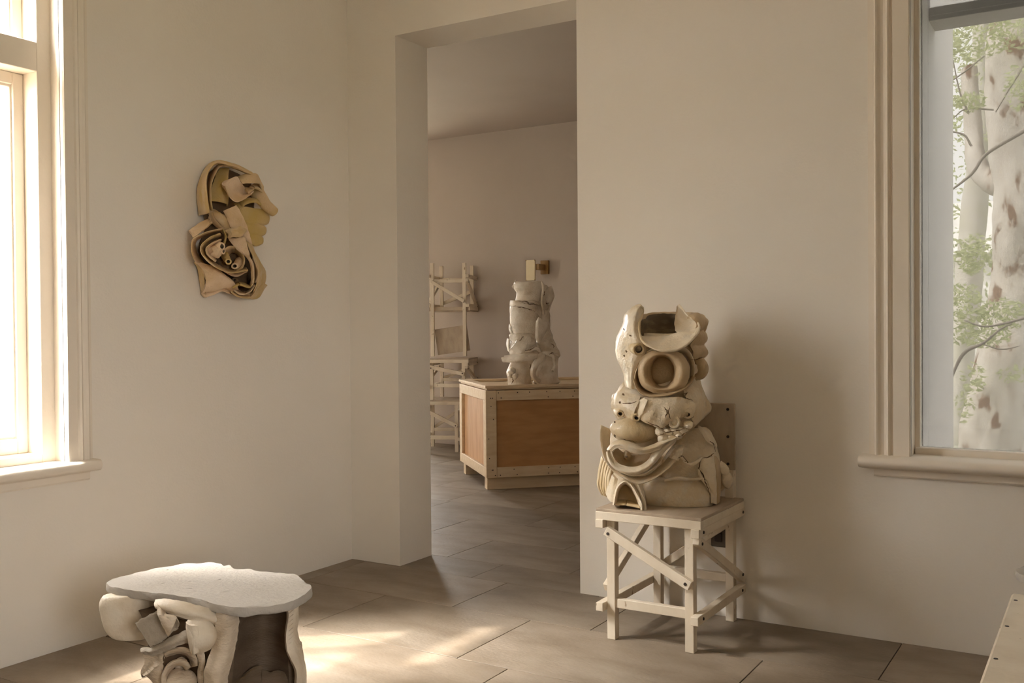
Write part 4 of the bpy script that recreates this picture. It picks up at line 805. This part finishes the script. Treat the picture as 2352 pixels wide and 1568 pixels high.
for u, v, y, r, cnt in ((2225, 235, 7.0, (.18, .25, .10), 130), (2345, 200, 7.0, (.16, .3, .25), 170), (2240, 90, 7.3, (.35, .4, .22), 330), (2330, 60, 7.3, (.25, .4, .25), 200), (2235, 585, 7.0, (.18, .4, .22), 330), (2215, 700, 7.0, (.25, .4, .22), 330), (2310, 720, 6.9, (.28, .4, .16), 300), (2250, 770, 6.8, (.3, .4, .14), 260), (2235, 870, 7.4, (.13, .3, .18), 90), (2215, 930, 7.4, (.1, .3, .2), 60), (2330, 860, 6.9, (.16, .3, .10), 60)):
    cl.append((onY(u, v, y), r, cnt))
for k in range(26):
    g2 = random.Random(k); cl.append(((2.6+g2.uniform(-1.2, 3.2), Y0+g2.uniform(-1.2, 1.6), g2.uniform(3.0, 6.5)), (.6, .6, .35), 110))
foliage(t, cl, 4, .035)
t = thing('tree', 'slim grey forked tree standing behind the thick trunk', 'tree', (1.75, 10.6, -.4), 0, 'trees outside the right window')
limb(t, 'trunk', [(1.70, 10.6, -.45), (1.80, 10.6, .8), (1.88, 10.6, 1.9), (1.95, 10.6, 2.8), (2.02, 10.6, 4), (2.05, 10.6, 7)], [.17, .14, .15, .18, .12, .06], 'bark_far', 18, 40, .03)
limb(t, 'branch', [(1.94, 10.6, 2.7), (2.12, 10.6, 3.6), (2.26, 10.6, 5), (2.32, 10.6, 6.8)], [.12, .10, .09, .05], 'bark_far', 14, 26, .02)
cl = []
for k in range(44):
    g2 = random.Random(100+k); cl.append(((1.9+g2.uniform(-1.6, 2.6), 10.8+g2.uniform(-.8, 1.4), g2.uniform(1.4, 6.8)), (.5, .5, .3), 60))
foliage(t, cl, 9, .045)
t = thing('tree', 'distant round headed tree across the street beyond the window', 'tree', (3.4, 17, -.4), 0, 'trees outside the right window')
limb(t, 'trunk', [(3.4, 17, -.45), (3.45, 17, 2), (3.4, 17, 5)], [.2, .16, .08], 'bark_far', 14, 20, .02)
cl = []
for k in range(40):
    g2 = random.Random(300+k); cl.append(((2.6+g2.uniform(-2.4, 4), 17+g2.uniform(-1, 1), g2.uniform(2.6, 7.5)), (.8, .8, .5), 80))
foliage(t, cl, 12, .07)
# pale house across the street
h = thing('house', 'pale rendered house across the street, seen in slivers between the trunks', 'house', (2.5, 26, -.4))
MB().box((-6, 26, -.4), (9, 32, 3.2)).obj('wall', 'house', h)
MB().prism([(25.6, 3.2), (29, 5.0), (32.4, 3.2)], 'x', -6.4, 9.4).obj('roof', 'outer_grey', h)
for x in (-4.5, -2.2, 0.1, 2.4, 4.7, 7.0):
    f = MB().box((x, 25.93, .8), (x+1.1, 26.02, 2.3), .01).obj('window', 'outer_paint', h)
    MB().box((x+.08, 25.92, .88), (x+.52, 25.935, 2.22)).obj('pane', 'outer_grey', f); MB().box((x+.58, 25.92, .88), (x+1.02, 25.935, 2.22)).obj('pane', 'outer_grey', f)

# ------------------------------------------------------------------ cracks and pits on the fired surfaces
bpy.context.view_layer.update()
_dg = bpy.context.evaluated_depsgraph_get()
def surf(u, v, root):
    d = ray(u, v).normalized(); ok, loc, nor, _, hit, _ = S.ray_cast(_dg, CP, d)
    return (loc, nor) if ok and hit.parent and hit.parent.name == root.name else None
def crack(root, u0, v0, sc, pts, w, m='clay_dark'):
    P2 = cr([Vector((u0+x/sc, v0+y/sc, 0)) for x, y in pts], 6*len(pts)); rs = []
    hits = []
    for i, p in enumerate(P2):
        j = noise.noise_vector(Vector((p.x*.11, p.y*.11, i*.3)))*2.2
        h = surf(p.x+j.x, p.y+j.y, root)
        if h and (not hits or (h[0]-hits[-1][0]).length < .05): hits.append(h)
    if len(hits) < 3: return
    n = len(hits)
    for i, (p, nr) in enumerate(hits):
        t = (hits[min(i+1, n-1)][0]-hits[max(i-1, 0)][0]); t = t.normalized() if t.length > 1e-6 else Vector((0, 0, 1))
        a = t.cross(nr); a = a.normalized() if a.length > 1e-6 else t.orthogonal().normalized(); r = w*(.25+.75*math.sin(PI*(i+.5)/n))*(.7+.6*abs(noise.noise(p*90)))
        rs.append([p + a*r*math.cos(2*PI*k/6) + nr*r*.35*math.sin(2*PI*k/6) for k in range(6)])
    v = [q for r in rs for q in r]; f = [(i*6+k, i*6+(k+1) % 6, i*6+6+(k+1) % 6, i*6+6+k) for i in range(n-1) for k in range(6)] + [tuple(range(6)), tuple(range(6*n-6, 6*n))]
    link('crack', v, f, m, root, True)
_tot = [o for o in COL.objects if o.name.startswith('totem_sculpture')]
ta, tb = sorted(_tot, key=lambda o: o.location.y)
for pts in ([(635, 975), (690, 958), (750, 915), (790, 890)], [(815, 1135), (800, 1190), (828, 1240), (850, 1300), (880, 1380)], [(830, 1122), (870, 1112), (905, 1088)], [(430, 862), (500, 895), (545, 915), (592, 885)],
            [(385, 1365), (405, 1340), (425, 1300)], [(690, 1140), (730, 1150), (700, 1105), (650, 1120)], [(560, 770), (580, 800), (565, 840)], [(600, 770), (590, 810), (605, 850)], [(690, 680), (720, 670), (705, 700), (760, 720)], [(250, 990), (310, 1000), (370, 1008)],
            [(270, 745), (320, 742), (370, 728)], [(760, 870), (745, 850), (765, 830)], [(740, 440), (790, 435), (840, 415)], [(870, 1000), (905, 1030), (915, 1080)], [(640, 1275), (720, 1265), (810, 1270)], [(520, 965), (580, 945), (650, 930), (720, 915)]):
    crack(ta, 1340, 680, 3.015, pts, .0028)
for x, y in ((280, 228), (325, 272), (295, 380), (282, 412), (275, 680), (254, 735), (216, 872), (216, 972), (215, 962), (300, 1112)):
    crack(ta, 1340, 680, 3.015, [(x-5, y-4), (x, y), (x+5, y+5)], .0045)
for pts in ([(330, 560), (400, 570), (520, 590)], [(215, 605), (270, 600), (330, 615), (440, 640), (540, 715)], [(500, 760), (495, 860), (490, 960)], [(430, 1250), (435, 1350), (440, 1460)], [(270, 545), (400, 555), (510, 585)], [(330, 935), (350, 945), (300, 1000)], [(500, 1010), (515, 1060), (530, 1110)], [(450, 1460), (520, 1480)], [(370, 1105), (440, 1090), (490, 1060)], [(640, 1140), (700, 1125), (760, 1150)], [(590, 430), (585, 520), (600, 560)], [(600, 560), (625, 575), (640, 560)], [(230, 1400), (235, 1440), (225, 1480)], [(660, 1020), (700, 1050), (690, 1080)]):
    crack(tb, 1130, 580, 4.9, pts, .0045)
_st = bpy.data.objects['ceramic_stool']
for pts in ([(740, 1000), (740, 1090), (735, 1200)], [(1430, 1290), (1500, 1240), (1560, 1190), (1640, 1150)], [(620, 940), (700, 915), (760, 880)]):
    crack(_st, 200, 1260, 4.2, pts, .0028)
